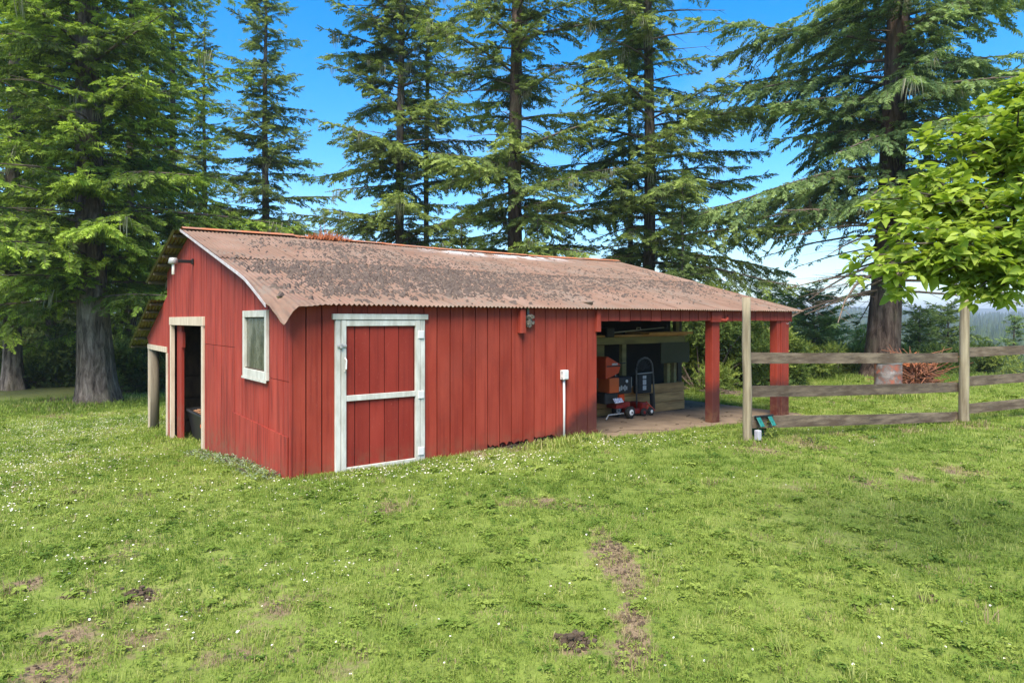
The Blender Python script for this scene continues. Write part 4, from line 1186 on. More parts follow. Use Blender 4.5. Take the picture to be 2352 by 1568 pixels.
def mower():
    S = 1.55
    t = t_of(1478, S); zb = ZF(t)
    r = barn_thing('lawn_mower', 'red push mower with arched handle and black bag with three white stickers', 'lawn mower', t, S, zb)
    h = lambda py: z_of(py, t, S) - zb
    X = lambda px: t_of(px, S) - t
    y0 = .06
    P = [(X(1463), .0, .1), (X(1460), -.02, h(890)), (X(1459), -.03, h(850))]
    for k in range(9):
        a = math.pi - math.pi * k / 8
        P.append((X(1478) + (X(1496) - X(1459)) * .5 * math.cos(a), -.03, h(846) + (h(821) - h(846)) * math.sin(a)))
    P += [(X(1498), -.03, h(870)), (X(1502), 0, h(905)), (X(1505), .02, .07)]
    MB().tube(P, .018, 8).build('handle', simple('worn_black_tube', (.10, .10, .10), (.05, .05, .05), 8, .35, spec=.6), r, sm=True)
    MB().tube([(X(1496), .0, h(905)), (X(1500), .02, .08)], .04, 8).build('handle_leg', M['black'], r)
    for k in range(7):
        a = math.pi * (.12 + .76 * k / 6)
        e = (X(1478) + (X(1496) - X(1459)) * .47 * math.cos(a), -.03, h(846) + (h(822) - h(846)) * math.sin(a))
        MB().tube([(X(1474), -.025, h(850)), e], .006, 5).build('mesh_rib', M['black'], r)
    MB().extrude([(X(1459), .02, h(848)), (X(1478), .02, h(822)), (X(1496), .02, h(848))], (0, .01, 0)).build('mesh', M['black_cloth'], r)
    bag = MB().bx(X(1463), X(1494), -.04, .12, h(903), h(858)).build('bag', M['black_cloth'], r, bevel=.03, seg=3)
    for a, b in ((869, 862), (883, 871.5), (895, 885)):
        MB().bx(X(1473), X(1480.5), -.047, -.041, h(a), h(b)).build('sticker', M['sticker'], bag)
    MB().tube([(X(1462), -.03, h(857)), (X(1497), -.03, h(856))], .012, 6).build('bag_bar', M['metal_grey'], r)
    MB().extrude([(X(1441), -.12, .06), (X(1470), -.12, .05), (X(1470), -.12, .15), (X(1441), -.12, .16)], (0, .3, 0)).build('deck', M['red_metal'], r, bevel=.02, seg=2)
    MB().bx(X(1462), X(1474), -.16, .2, .09, .28).build('engine_cover', M['red_metal'], r, bevel=.03, seg=2)
    for a, b in (((X(1476), -.1, .28), (X(1495), -.1, .08)), ((X(1472), -.1, .25), (X(1484), -.12, .06)), ((X(1481), -.1, .2), (X(1470), -.12, .05))):
        MB().tube([a, b], .016, 6).build('brace_bar', M['orange'], r)
    for px in (1465, 1481):
        w = MB().lathe([(.03, -.03), (.075, -.028), (.085, 0), (.075, .028), (.03, .03)], (X(px), -.16, .085), 18, 'y').build('wheel', M['rubber'], r, sm=True)
        MB().lathe([(.012, -.04), (.035, -.035), (.036, .03)], (X(px), -.16, .085), 12, 'y').build('hub', M['plain_white'] if px > 1470 else M['red_metal'], w)
mower()

def barn_inside():
    # black tub with wood chips seen through the gable doorway
    t, s = .62, 5.95
    r = barn_thing('black_tub', 'black wheeled tub heaped with wood chips inside the gable doorway', 'tub', t, s, -.58)
    h0, h1 = z_of(985, .5, 5.6) + .58, z_of(944, .5, 5.6) + .58
    m = MB(); 
    def ringv(a, b, z): return [(-a, -b, z), (a, -b, z), (a, b, z), (-a, b, z)]
    V = ringv(.34, .8, .12) + ringv(.42, .98, h1 - .1) + ringv(.46, 1.04, h1 - .1) + ringv(.46, 1.04, h1 - .05) + ringv(.40, .96, h1 - .05) + ringv(.36, .9, h1 - .2)
    m.add(V, [(3, 2, 1, 0)] + [(4 * i + k, 4 * i + (k + 1) % 4, 4 * i + 4 + (k + 1) % 4, 4 * i + 4 + k) for i in range(5) for k in range(4)] + [(20, 21, 22, 23)])
    m.build('tub_body', M['black'], r, bevel=.015, seg=2)
    rr = random.Random(2); m = MB()
    for k in range(260):
        x, y = rr.uniform(-.36, .36), rr.uniform(-.9, .9); z = h1 - .12 + .13 * (1 - (x / .4) ** 2) * (1 - (y / .95) ** 2)
        a = rr.uniform(.02, .05); m.bx(x - a, x + a, y - a * .5, y + a * .5, z - .02, z + .012, R=Matrix.Rotation(rr.uniform(0, 3), 3, 'Z') @ Matrix.Rotation(rr.uniform(-.5, .5), 3, 'X'))
    tag(m.build('wood_chips', M['chips'], r), kind='stuff')
    MB().bx(-.475, -.462, -.75, -.5, h1 - .26, h1 - .2).build('maker_label', M['orange_panel'], r)
    for y in (-.6, .6):
        MB().lathe([(.03, -.03), (.12, -.03), (.12, .03), (.03, .03)], (-.3, y, .12), 16, 'x').build('wheel', M['rubber'], r)
    # long tools leaning on the rear wall
    for k, (ss, tt, col, lab) in enumerate(((7.2, 1.75, 'plain_white', 'white handled tool leaning behind the tub in the barn'), (6.9, 2.1, 'metal_grey', 'thin metal rod leaning behind the white handled tool'), (6.5, 2.4, 'dark_wood', 'dark wooden shovel leaning deepest inside the barn'))):
        g = barn_thing('garden_tool', lab, 'tool', tt, ss, -.56, group='tools leaning inside the barn')
        MB().tube([(0, 0, .0), (.12, .1, 1.45 - .1 * k)], .018, 8).build('shaft', M[col], g)
        MB().bx(-.1, .1, -.02, .02, 0, .22).build('blade', M['metal_grey'], g, bevel=.006)
    # coil of rope and a hanging strap in the lean-to
    g = barn_thing('rope_coil', 'tan rope coil hanging on the lean-to boards', 'rope', 1.42, 8.5, .62)
    for k in range(4):
        P = [((.02 * k) * math.cos(a), .20 * math.cos(a) * (1 - .08 * k), -.30 + .34 * math.sin(a) * (1 - .06 * k)) for a in [i * 2 * math.pi / 14 for i in range(15)]]
        MB().tube(P, .014, 6, False).build('rope_loop', M['rope'], g)
    MB().bx(.0, .12, -.02, .02, .02, .06).build('peg', M['dark_wood'], g)
    o = MB().tube([(0, 0, .0), (0.01, 0, -.25), (.0, .03, -.42), (.02, .0, -.5)], [.02, .022, .03, .02], 8).build('hanging_strap', M['plain_white'], None, sm=True)
    x, y = xy(.5, 9.35); o.location = (x, y, 1.215); o.rotation_euler = (0, 0, BROT)
    tag(o, 'pale strap hanging from the lean-to beam', 'strap')
barn_inside()

# ------------------------------------------------------------------ fence
def fence():
    r = random.Random(15)
    (x1, y1), (x2, y2) = FENCE_BASES
    dx, dy = x2 - x1, y2 - y1; L1 = math.hypot(dx, dy)
    d2x, d2y = .92, .39
    x3, y3 = x2 + d2x * 4.6, y2 + d2y * 4.6
    f = empty('board_fence', (x1, y1, 0)); tag(f, 'weathered three board fence with round posts beside the carport', 'fence')
    def post(x, y, top, rad, lean):
        z0 = gz1(x, y) - .3
        P, R = [], []
        for k in range(9):
            z = z0 + (top - z0) * k / 8
            P.append((x - x1 + lean * (z - z0) + .006 * math.sin(z * 5 + x), y - y1, z)); R.append(rad * (1.08 - .14 * k / 8) * (1 + .03 * math.sin(z * 7 + x)))
        o = MB().tube(P, R, 16).build('post', M['log'], f, sm=False)
        for p in o.data.polygons: p.use_smooth = len(p.vertices) == 4
        return o
    post(x1, y1, zat(683, y1), .068, -.012)
    post(x2, y2, zat(668, y2), .09, .010)
    post(x3, y3, zat(668, y2) + .05, .09, 0)
    def rail(ax, ay, az, bx_, by, bz, h):
        """a sawn board with slightly wavy edges between two points"""
        n = 8; d = Vector((bx_ - ax, by - ay, 0)); ln = d.length; d.normalize(); nn = Vector((-d.y, d.x, 0))
        me = MB(); V = []
        for k in range(n + 1):
            q = k / n; c = Vector((q * ln, 0, az * (1 - q) + bz * q))
            w1, w2 = r.uniform(-.006, .006), r.uniform(-.006, .006); sg = -.012 * math.sin(math.pi * q)
            V += [(c.x, -.016, c.z - h / 2 + w1 + sg), (c.x, .016, c.z - h / 2 + w1 + sg), (c.x, .016, c.z + h / 2 + w2 + sg), (c.x, -.016, c.z + h / 2 + w2 + sg)]
        F = [(0, 1, 2, 3)[::-1], tuple(4 * n + i for i in range(4))]
        for k in range(n):
            for i in range(4): F.append((4 * k + i, 4 * k + (i + 1) % 4, 4 * k + 4 + (i + 1) % 4, 4 * k + 4 + i))
        me.add(V, [x[::-1] for x in F])
        o = me.build('rail', M['fence'], f)
        o.location = (ax - x1, ay - y1, 0); o.rotation_euler = (0, 0, math.atan2(d.y, d.x))
        return o
    ux, uy = dx / L1, dy / L1
    off = -.09
    def P(k, back): return (x1 + ux * k - uy * back, y1 + uy * k + ux * back)
    for pyl, pyr in ((821.5, 821), (899, 889), (969, 956)):
        a = P(.075, .10); b = P(L1 - .02, .10)
        rail(a[0], a[1], zat(pyl, a[1]), b[0], b[1], zat(pyr, b[1]), .188)
    for py0, py1 in ((809, 800), (876, 866), (939, 926)):
        a = (x2 + .06, y2 + .1); b = (x3, y3 + .1)
        rail(a[0], a[1], zat(py0, a[1]), b[0], b[1], zat(py0, a[1]) + .06, .195)
    # bucket planter hung on the lowest board
    b = P(.35, .09)
    zb = zat(969, b[1]) - .02
    g = empty('hanging_bucket', (b[0], b[1], zb), math.atan2(dy, dx)); tag(g, 'dark green bucket hooked over the lowest fence board with teal straps', 'bucket')
    for x in (-.06, .20):
        pr = [(-.135, -.03), (-.045, .10), (-.03, .125), (.03, .125), (.035, .02)]
        m = MB()
        V = []
        for k, (yy, zz) in enumerate(pr):
            V += [(x - .045, yy, zz), (x + .045, yy, zz), (x + .045, yy + .008, zz - .01), (x - .045, yy + .008, zz - .01)]
        F = [(0, 1, 2, 3), (16, 19, 18, 17)]
        for k in range(4):
            for i in range(4): F.append((4 * k + i, 4 * k + 4 + i, 4 * k + 4 + (i + 1) % 4, 4 * k + (i + 1) % 4))
        m.add(V, F); m.build('strap', M['teal'], g, bevel=.004)
    MB().tube([(-.13, -.03, .118), (.28, -.03, .12)], .016, 8).build('rod', M['black'], g)
    MB().lathe([(.10, -.30), (.125, -.285), (.14, -.02), (.15, .0), (.15, .02), (.135, .015), (.12, -.2)], (.12, -.02 + .19, 0), 18).build('pail', M['green_pot'], g, sm=True)
    m = MB(); rr = random.Random(3)
    for k in range(26):
        a = rr.uniform(0, 6.28); e = rr.uniform(.08, .22)
        m.tube([(-.02 + .04 * math.cos(a), .0, -.36), (-.02 + .6 * e * math.cos(a), -.06 + .3 * e * math.sin(a), -.28), (-.02 + e * math.cos(a), -.08 + .5 * e * math.sin(a), -.33 + rr.uniform(-.06, .04))], .006, 4, False)
    tag(m.build('drooping_stalks', M['teal'], g), kind='stuff')
    # small pale utility box at the first post
    p = P(.12, -.09)
    g = empty('utility_box', (p[0], p[1], gz1(*p)), math.atan2(dy, dx)); tag(g, 'small pale lilac utility box at the foot of the first fence post', 'utility box')
    MB().bx(-.04, .04, -.04, .04, .06, .22).build('case', M['lilac'], g, bevel=.01, seg=2)
    MB().bx(-.03, .03, -.03, .03, -.05, .06).build('stand', M['black'], g, bevel=.004)
    MB().bx(.042, .047, -.03, .03, .08, .20).build('panel', M['sticker'], g)
    return f
fence()

def leafy_weed(name, label, x, y, n, rad, h, leafsize, matk, seed, cat='weed'):
    r = np.random.RandomState(seed)
    mb = MB(); mb.add([(0, 0, 0), (.5, .22, .06), (1, 0, -.1), (.5, -.22, .06)], [(0, 3, 2, 1)])
    a = r.uniform(0, 6.28, n); q = rad * np.sqrt(r.uniform(size=n)); z = h * r.uniform(.05, 1, n) * (1 - .4 * q / rad)
    pts = np.stack([q * np.cos(a), q * np.sin(a), z], 1)
    d = np.stack([np.cos(a + r.normal(0, .8, n)), np.sin(a + r.normal(0, .8, n)), r.normal(.15, .4, n)], 1)
    rot = euler_from(d, np.tile([0, 0, 1.0], (n, 1)), r.normal(0, .5, n))
    g = empty(name, (x, y, gz1(x, y))); tag(g, label, cat)
    tag(scatter('foliage', [mb], [M[matk]], pts, rot, leafsize * r.uniform(.6, 1.3, n), r.uniform(0, 1, n), np.zeros(n, int), g), kind='stuff')
    m = MB()
    for k in range(7):
        b = r.uniform(0, 6.28); e = rad * r.uniform(.2, .8); m.tube([(0, 0, -.05), (e * math.cos(b) * .6, e * math.sin(b) * .6, h * .5), (e * math.cos(b), e * math.sin(b), h * r.uniform(.6, .95))], .004 + h * .006, 4, False)
    m.build('stem', M['limb'], g)
    return g

def small_things():
    # silver edging plants along the gable foot
    for k in range(9):
        s = .35 + k * .47
        x, y = xy(-.16 - .05 * (k % 2), s)
        leafy_weed('silver_plant', 'low silver grey leaf clump, %s from the barn corner along the gable foot' % ('first second third fourth fifth sixth seventh eighth ninth'.split()[k]), x, y, 150, .22, .09, .045, 'silver', 30 + k, 'plant')
    x, y = xy(.5, 8.6); leafy_weed('bramble', 'dark leafy bramble growing in the lean-to opening', x, y, 220, .45, .75, .09, 'shrub', 50)
    p = ray_ground(1752, 1008); leafy_weed('weed_clump', 'yellow green weed clump between the first fence post and the green bucket', p[0], p[1], 420, .22, .42, .045, 'shrub', 51)
    p = ray_ground(1250, 1028); leafy_weed('weed_clump', 'weed growing from the rotted gap under the red wall', p[0], p[1], 60, .10, .12, .045, 'shrub', 52)
    p = ray_ground(1870, 1018); leafy_weed('weed_clump', 'dark low weed on the lawn below the middle of the fence', p[0], p[1], 120, .2, .12, .05, 'shrub', 53)
    # ridged steel drum
    x, y = DRUM
    g = empty('burn_barrel', (x, y, gz1(x, y))); tag(g, 'rusty ribbed steel drum in front of the big right fir', 'barrel')
    m, N, L, b = new_mat('scorched_rust_drum'); b.inputs['Roughness'].default_value = .7
    f = noise(N, L, 3.2, 5, .65); f2 = noise(N, L, 9, 5, .6)
    c = ramp(N, L, f, [(.38, (.30, .07, .03)), (.5, (.13, .10, .09)), (.62, (.25, .22, .21))])
    c = mixc(N, L, mrange(N, L, f2, .55, .65, 0, .7), c, (.34, .10, .05)); L.new(c, b.inputs['Base Color'])
    R = .335
    prof = [(R - .01, .05)]
    for z in np.linspace(.08, .9, 22):
        bulge = .014 * sum(math.exp(-((z - q) / .022) ** 2) for q in (.33, .62))
        prof.append((R + bulge, z))
    prof += [(R - .02, .9), (R - .02, .3)]
    MB().lathe(prof, n=28).build('drum', m, g, sm=True)
    MB().tube([((R + .004) * math.cos(a), (R + .004) * math.sin(a), .905) for a in [i * 2 * math.pi / 28 for i in range(29)]], .014, 6, False).build('rim', M['metal_grey'], g, sm=True)
    for k, (c, mt) in enumerate(((-.2, 'red_metal'), (.02, 'lilac'), (.2, 'lilac'))):
        MB().bx(c - .09, c + .09, -.25, .25, -.06, .05).build('support_block', simple('support_block_%d' % k, ((.3, .09, .06), (.13, .17, .22), (.26, .27, .30))[k]), g, bevel=.006)
    # root wad
    x, y = at(2105, 19.5)
    g = empty('root_wad', (x, y, gz1(x, y))); tag(g, 'upturned red brown root tangle beside the steel drum', 'root wad')
    r = np.random.RandomState(6); m = MB()
    for k in range(190):
        a, e = r.uniform(0, 6.28), r.uniform(-.35, 1.0); L_ = r.uniform(.2, .85) * (1.0 if r.uniform() < .8 else 1.3)
        d = Vector((math.cos(a) * math.cos(e), math.sin(a) * math.cos(e), math.sin(e)))
        p0 = Vector((0, 0, .38)) + d * .12
        p1 = p0 + d * L_ * .5 + Vector(r.normal(0, .11, 3)); p2 = p1 + d * L_ * .5 + Vector(r.normal(0, .20, 3)); 
        p2.z = max(p2.z, .02); p1.z = max(p1.z, .03)
        m.tube([p0, p1, p2], [.032, .02, .006], 5, False)
    m.lathe([(.25, 0), (.34, .2), (.3, .5), (.12, .7)], n=12)
    m.tube([(.3, 0, .3), (.75, -.1, .12), (1.05, -.15, .02)], [.05, .035, .012], 6); m.tube([(-.2, 0, .6), (-.55, .0, .95), (-.75, .05, 1.05)], [.04, .025, .008], 6)
    m.tube([(-.1, 0, .7), (-.35, .0, 1.1), (-1.0, .05, 1.22)], [.03, .02, .008], 6)
    m.build('roots', M['roots'], g)
    r = np.random.RandomState(16); m = MB()
    for k in range(60):
        a = r.uniform(0, 6.28); m.tube([(-.5 + .3 * math.cos(a), .25 * math.sin(a), .75), (-.5 + r.normal(0, .35), r.normal(0, .2), r.uniform(.8, 1.15))], .012, 4, False)
    m.build('dry_brush', M['straw'], g)
    # litter of branches on the lawn
    for k, (px, py, lab) in enumerate(((1690, 906, 'grey brush heap on the grass seen between carport post and fence post'), (1775, 906, 'grey brush heap on the grass just past the first fence post'))):
        x, y = ray_ground(px, py); g = None; m = MB(); r = np.random.RandomState(60 + k)
        for q in range(46):
            p0 = Vector((r.normal(0, .35), r.normal(0, .15), abs(r.normal(.03, .05)))); a = r.uniform(0, 6.28); l = r.uniform(.15, .5)
            m.tube([p0, p0 + Vector((l * math.cos(a), l * math.sin(a) * .5, r.uniform(-.03, .06)))], .01, 4, False)
        o = m.build('brush_heap', M['dead_limb'], None); o.location = (x, y, gz1(x, y)); tag(o, lab, 'brush heap')
    # clods the photo shows singly
    for k, (px, py, w, lab) in enumerate(((180, 1132, .06, 'small dark clod alone on the left lawn below the daisies'), (1320, 1478, .10, 'dark torn up turf clod near the bottom centre of the lawn'), (320, 1368, .09, 'dark torn up turf clod on the lower left lawn'))):
        x, y = ray_ground(px, py); r = np.random.RandomState(70 + k); m = MB()
        for q in range(150):
            a = r.uniform(.04, .14) * w; c = r.normal(0, .42, 3) * w; m.bx(c[0] - a, c[0] + a, c[1] - a, c[1] + a, abs(c[2]) * .5 - a * .6, abs(c[2]) * .5 + a * .5, R=Matrix.Rotation(r.uniform(0, 3), 3, 'Z') @ Matrix.Rotation(r.uniform(-.6, .6), 3, 'X'))
        o = m.build('turf_clod', M['dirt'], None); o.location = (x, y, gz1(x, y)); tag(o, lab, 'clod', kind='stuff')
    # wire stock fence behind the carport
    x0, y0 = at(1828, 25.5); x1, y1 = at(1925, 25.0)
    g = empty('wire_fence', (x0, y0, gz1(x0, y0))); tag(g, 'short wire mesh fence with thin posts below the big right fir', 'wire fence')
    dx, dy = x1 - x0, y1 - y0
    for k in range(4): MB().tube([(dx * k / 3, dy * k / 3, -.2), (dx * k / 3, dy * k / 3, 1.15)], .03, 6).build('post', M['dark_wood'], g)
    for k in range(6): MB().tube([(0, 0, .1 + .18 * k), (dx, dy, .1 + .18 * k)], .004, 4).build('wire', M['wire'], g)
    m = MB()
    for k in range(16): m.tube([(dx * k / 16, dy * k / 16, .05), (dx * k / 16, dy * k / 16, 1.02)], .003, 4)
    m.build('mesh_wires', M['wire'], g)
small_things()
grass()
daisies()
soil_clods()
# ------------------------------------------------------------------ trees
def spray_piece(seed, n=11, flat=.5, wd=.085):
    """one flat fir spray, unit length along x: a twig with needle shoots to both sides"""
    r = np.random.RandomState(seed); mb = MB()
    mb.add([(0, -.012, 0), (0, .012, 0), (.95, 0, -.06)], [(0, 2, 1)], 1)
    for k in range(n):
        q = (k + .4) / n
        for sd in (-1, 1):
            L_ = (.42 * (1 - q) + .13) * r.uniform(.7, 1.25)
            a = sd * r.uniform(.55, 1.05); dz = r.normal(-.16, .22) * flat * 2
            x0, z0 = q * .95, -.06 * q
            dx, dy = math.cos(a) * L_, math.sin(a) * L_
            w = wd * r.uniform(.8, 1.25)
            nx, ny = -math.sin(a) * w * .5, math.cos(a) * w * .5
            tz = r.normal(0, .03)
            mb.add([(x0, 0, z0), (x0 + dx * .45 + nx, dy * .45 + ny, z0 + dz * L_ * .3 + tz), (x0 + dx, dy, z0 + dz * L_), (x0 + dx * .45 - nx, dy * .45 - ny, z0 + dz * L_ * .3 - tz)], [(0, 1, 2, 3)])
    mb.add([(.8, -.05, -.05), (1.05, 0, -.09), (.8, .05, -.05)], [(0, 1, 2)])
    return mb

def lichen_piece(seed):
    r = np.random.RandomState(seed); mb = MB()
    for k in range(14):
        x, y, l = r.normal(0, .14), r.normal(0, .14), r.uniform(.4, 1.0); w = .016
        b = r.uniform(0, 3.1); c, s = math.cos(b) * w, math.sin(b) * w
        mx, my = r.normal(0, .06), r.normal(0, .06)
        mb.add([(x - c, y - s, 0), (x + c, y + s, 0), (x + mx + c, y + my + s, -l * .5), (x + mx - c, y + my - s, -l * .5), (x + mx * 1.6, y + my * 1.6, -l)], [(0, 1, 2, 3), (3, 2, 4)])
    return mb
SPRAYS = [spray_piece(1), spray_piece(2, 10, .8), spray_piece(3, 12, .35, .075), lichen_piece(4)]

def bark_trunk(H, r0, lean, seed, rows=46, n=34, ridge=.07, flare=.35, twist=0.0):
    r = np.random.RandomState(seed)
    ph = r.uniform(0, 6.28, 6)
    zs = np.concatenate([np.linspace(-.5, 4, rows // 2), np.linspace(4.4, H, rows - rows // 2)])
    V, F = [], []
    cs = []
    for z in zs:
        q = max(0, z / H)
        rad = r0 * (1 - q) ** .85 * (1 - .12 * min(1, z / 4) if z > 0 else 1) + .012 + r0 * flare * math.exp(-max(z, -.3) / .55)
        cx, cy = lean[0] * z + .05 * math.sin(z * .35 + ph[4]), lean[1] * z
        cs.append((cx, cy, z, rad))
        for k in range(n):
            a = 2 * math.pi * k / n
            w = ridge * (math.sin(a * 11 + ph[0] + .7 * math.sin(z * 1.7 + ph[1])) * .55 + math.sin(a * 17 + z * 1.1 + ph[2]) * .45) * min(1, r0 / .3)
            w += .05 * math.exp(-max(z, 0) / .8) * math.sin(a * 5 + ph[3]) * 2
            rr = rad * (1 + w)
            V.append((cx + rr * math.cos(a), cy + rr * math.sin(a), z))
    for i in range(len(zs) - 1):
        for k in range(n): F.append((i * n + k, i * n + (k + 1) % n, (i + 1) * n + (k + 1) % n, (i + 1) * n + k))
    m = MB(); m.add(V, F)
    return m

def fir(label, px, D, H, R, r0, seed, matk='fir_olive', barkk='bark', lo=1.0, lean=(0, 0), bare=0.0, step=.14, spray=.55, droop=.28, elev=.12, lichen=.03, bright=.5, top_power=.75, vis=None, name='fir_tree', side=1.0, base=None, dens=1.0, limb_dead=.06, minlen=.25, gap=.33, inner=.36, holes=-.75, skip=.24, hug=1.0):
    x, y = base if base else at(px, D)
    spray, gap = spray * .70, gap * .74
    r = np.random.RandomState(seed)
    g = empty(name, (x, y, gz1(x, y)))
    tag(g, label, 'tree', 'conifers round the barn')
    bark_trunk(H, r0, lean, seed).build('trunk', M[barkk], g, sm=True)
    limb, dead = MB(), MB()
    P, DR, SC, TN, VR = [], [], [], [], []
    topv = vis if vis else zat(-40, D) + 1.0
    z = lo; gold = r.uniform(0, 6.28); ph = r.uniform(0, 6.28, 3)
    while z < H - .15:
        over = z > topv
        q = z / H
        Lm = R * max(0.0, 1 - q) ** top_power * (.62 + .38 * min(1, (z - lo) / 2.5 + .35))
        z += step * .66 * r.uniform(.4, 1.6) * (3.0 if over else .85 if z < bare else 1.0)
        gold += 2.4 + r.normal(0, .35)
        L_ = max(minlen, Lm * (r.uniform(.16, .45) if r.uniform() < inner else r.uniform(.55, 1.2)))
        a = gold
        if math.cos(a) < 0: L_ *= side
        el = elev + (.35 * q) + r.normal(0, .1)
        dr = droop * (1 - .5 * q) * r.uniform(.6, 1.5)
        if z > bare + .5 and math.sin(z * 1.9 + ph[0]) * math.sin(a * 1.5 + z * .6 + ph[1]) + .35 * math.sin(z * 4.3 + a + ph[2]) < holes: continue
        isdead = z < bare or r.uniform() < limb_dead
        if isdead and z > bare: L_ *= .6; el = min(el, .12); dr = max(dr, .22)
        base_ = np.array([lean[0] * z, lean[1] * z, z])
        rad0 = max(.012, min(.06, .013 * L_)) * r.uniform(.8, 1.2)
        wob = r.normal(0, .05)
        def pt(k):
            b = a + wob * k * 2
            return base_ + np.array([math.cos(b) * L_ * k, math.sin(b) * L_ * k, L_ * (math.sin(el) * k - dr * k * k * (1.25 - .45 * k))])
        ks = [0, .25, .5, .75, 1.0]
        tgt = dead if isdead else limb
        tgt.tube([pt(k) for k in ks], [rad0 * (1.05 - .85 * k) for k in ks], 5 if not over else 3, False)
        if isdead:
            nt = int(L_ * 3)
            for _ in range(nt):
                k = r.uniform(.3, .95); p = pt(k); b = a + r.choice([-1, 1]) * r.uniform(.5, 1.1); l = L_ * r.uniform(.08, .25)
                e = p + np.array([math.cos(b) * l, math.sin(b) * l, r.normal(-.15, .15) * l]); dead.tube([p, (p + e) / 2 + np.array([0, 0, .02 * l]), e], [.010, .007, .003], 3, False)
            if r.uniform() > .5: continue
            # a few living sprays near the end of an almost bare limb
            kk = r.uniform(.55, 1.0, int(L_ * 2.0))
            for k in kk:
                b = a + r.normal(0, .8); P.append(pt(k)); DR.append((math.cos(b), math.sin(b), r.normal(-.3, .2))); SC.append(spray * r.uniform(.5, .9)); TN.append(r.uniform(.05, .6)); VR.append(r.randint(3))
            continue
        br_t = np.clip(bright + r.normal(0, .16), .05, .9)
        sp_step = gap * .8 * (1.9 if over else 1.0) / dens
        k = max(.12, .35 / L_) if L_ > .8 else .1
        while k < 1.0:
            p0 = pt(k); tang = pt(min(1, k + .05)) - pt(k - .05); tang = tang / np.linalg.norm(tang)
            for sd in (-1, 1):
                if r.uniform() < skip: continue
                ll = L_ * (.40 * (1 - k) + .07) * r.uniform(.6, 1.25)
                ang = sd * r.uniform(.6, 1.05)
                ca, sa = math.cos(ang), math.sin(ang)
                d = np.array([tang[0] * ca - tang[1] * sa, tang[0] * sa + tang[1] * ca, tang[2] - r.uniform(.05, .35)]); d /= np.linalg.norm(d)
                m_ = max(1, int(ll / (spray * .55)))
                for j in range(m_):
                    f = j * spray * .55
                    p = p0 + d * f - np.array([0, 0, .12 * f * f])
                    dd = d + np.array([r.normal(0, .22), r.normal(0, .22), -.18 * f + r.normal(-.1, .16)])
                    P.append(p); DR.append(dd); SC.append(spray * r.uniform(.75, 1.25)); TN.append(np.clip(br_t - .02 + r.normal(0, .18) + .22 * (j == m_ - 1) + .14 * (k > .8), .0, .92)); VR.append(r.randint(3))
            if r.uniform() < .5:
                P.append(p0); DR.append(tang + np.array([r.normal(0, .3), r.normal(0, .3), r.normal(.15, .25)])); SC.append(spray * r.uniform(.7, 1.1)); TN.append(np.clip(br_t + r.normal(0, .15), 0, .9)); VR.append(r.randint(3))
            if not over and r.uniform() < lichen:
                P.append(p0); DR.append((1, 0, 0)); SC.append(r.uniform(.3, .9)); TN.append(1.0); VR.append(3)
            k += sp_step / L_ * r.uniform(.75, 1.25)
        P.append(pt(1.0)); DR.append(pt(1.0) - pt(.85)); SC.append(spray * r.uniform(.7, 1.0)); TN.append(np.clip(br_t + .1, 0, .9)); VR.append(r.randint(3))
    # short feathery boughs that hug the stem
    zz = lo + .3
    while hug and zz < min(topv, H * .9):
        zz += r.uniform(.10, .34) / hug
        a = r.normal(-1.57, 1.2); L_ = r.uniform(.35, 1.0) * min(1.3, R / 3.5)
        p0 = np.array([lean[0] * zz, lean[1] * zz, zz]); d = np.array([math.cos(a), math.sin(a), r.normal(-.05, .25)])
        rt = r0 * max(.2, 1 - zz / H) * .9
        b_ = np.clip(bright + r.normal(0, .2), .05, .9)
        for j in range(int(3 + L_ * 9)):
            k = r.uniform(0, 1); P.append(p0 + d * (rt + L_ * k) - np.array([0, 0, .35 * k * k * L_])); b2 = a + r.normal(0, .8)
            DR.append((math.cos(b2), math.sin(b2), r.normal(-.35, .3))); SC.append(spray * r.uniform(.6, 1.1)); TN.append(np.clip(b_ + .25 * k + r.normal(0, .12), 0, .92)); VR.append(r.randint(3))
    if limb.v: tag(limb.build('limbs', M['limb'], g, sm=True), kind='stuff')
    if dead.v: tag(dead.build('dead_limbs', M['dead_limb'], g, sm=True), kind='stuff')
    n = len(P)
    rot = euler_from(np.array(DR, float), np.tile([0, 0, 1.0], (n, 1)), r.normal(0, .4, n))
    VR = np.array(VR)
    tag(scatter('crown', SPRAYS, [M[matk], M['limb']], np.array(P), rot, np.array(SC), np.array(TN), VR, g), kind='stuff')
    return g, n

NSPRAY = 0
def F(*a, **k):
    global NSPRAY
    g, n = fir(*a, **k); NSPRAY += n
    return g

# the two big old firs
F('massive ridged fir left of the barn with bright lower boughs', 222, 22.7, 34, 6.2, .56, 11, 'fir_yellow', 'bark', lo=3.4, lean=(-.028, 0), step=.11, spray=.58, droop=.26, elev=.12, bright=.44, lichen=.05, limb_dead=.12, gap=.36, top_power=.5, base=TREE_A)
F('massive fir right of the barn with bare dead lower limbs', 2021, 24, 36, 6.2, .56, 12, 'fir_blue', 'bark2', lo=3.1, lean=(.055, 0), side=1.25, bare=6.0, holes=-.5, skip=.3, step=.115, spray=.58, droop=.30, elev=.05, bright=.5, lichen=.04, limb_dead=.10, gap=.36, top_power=.5, base=TREE_G)
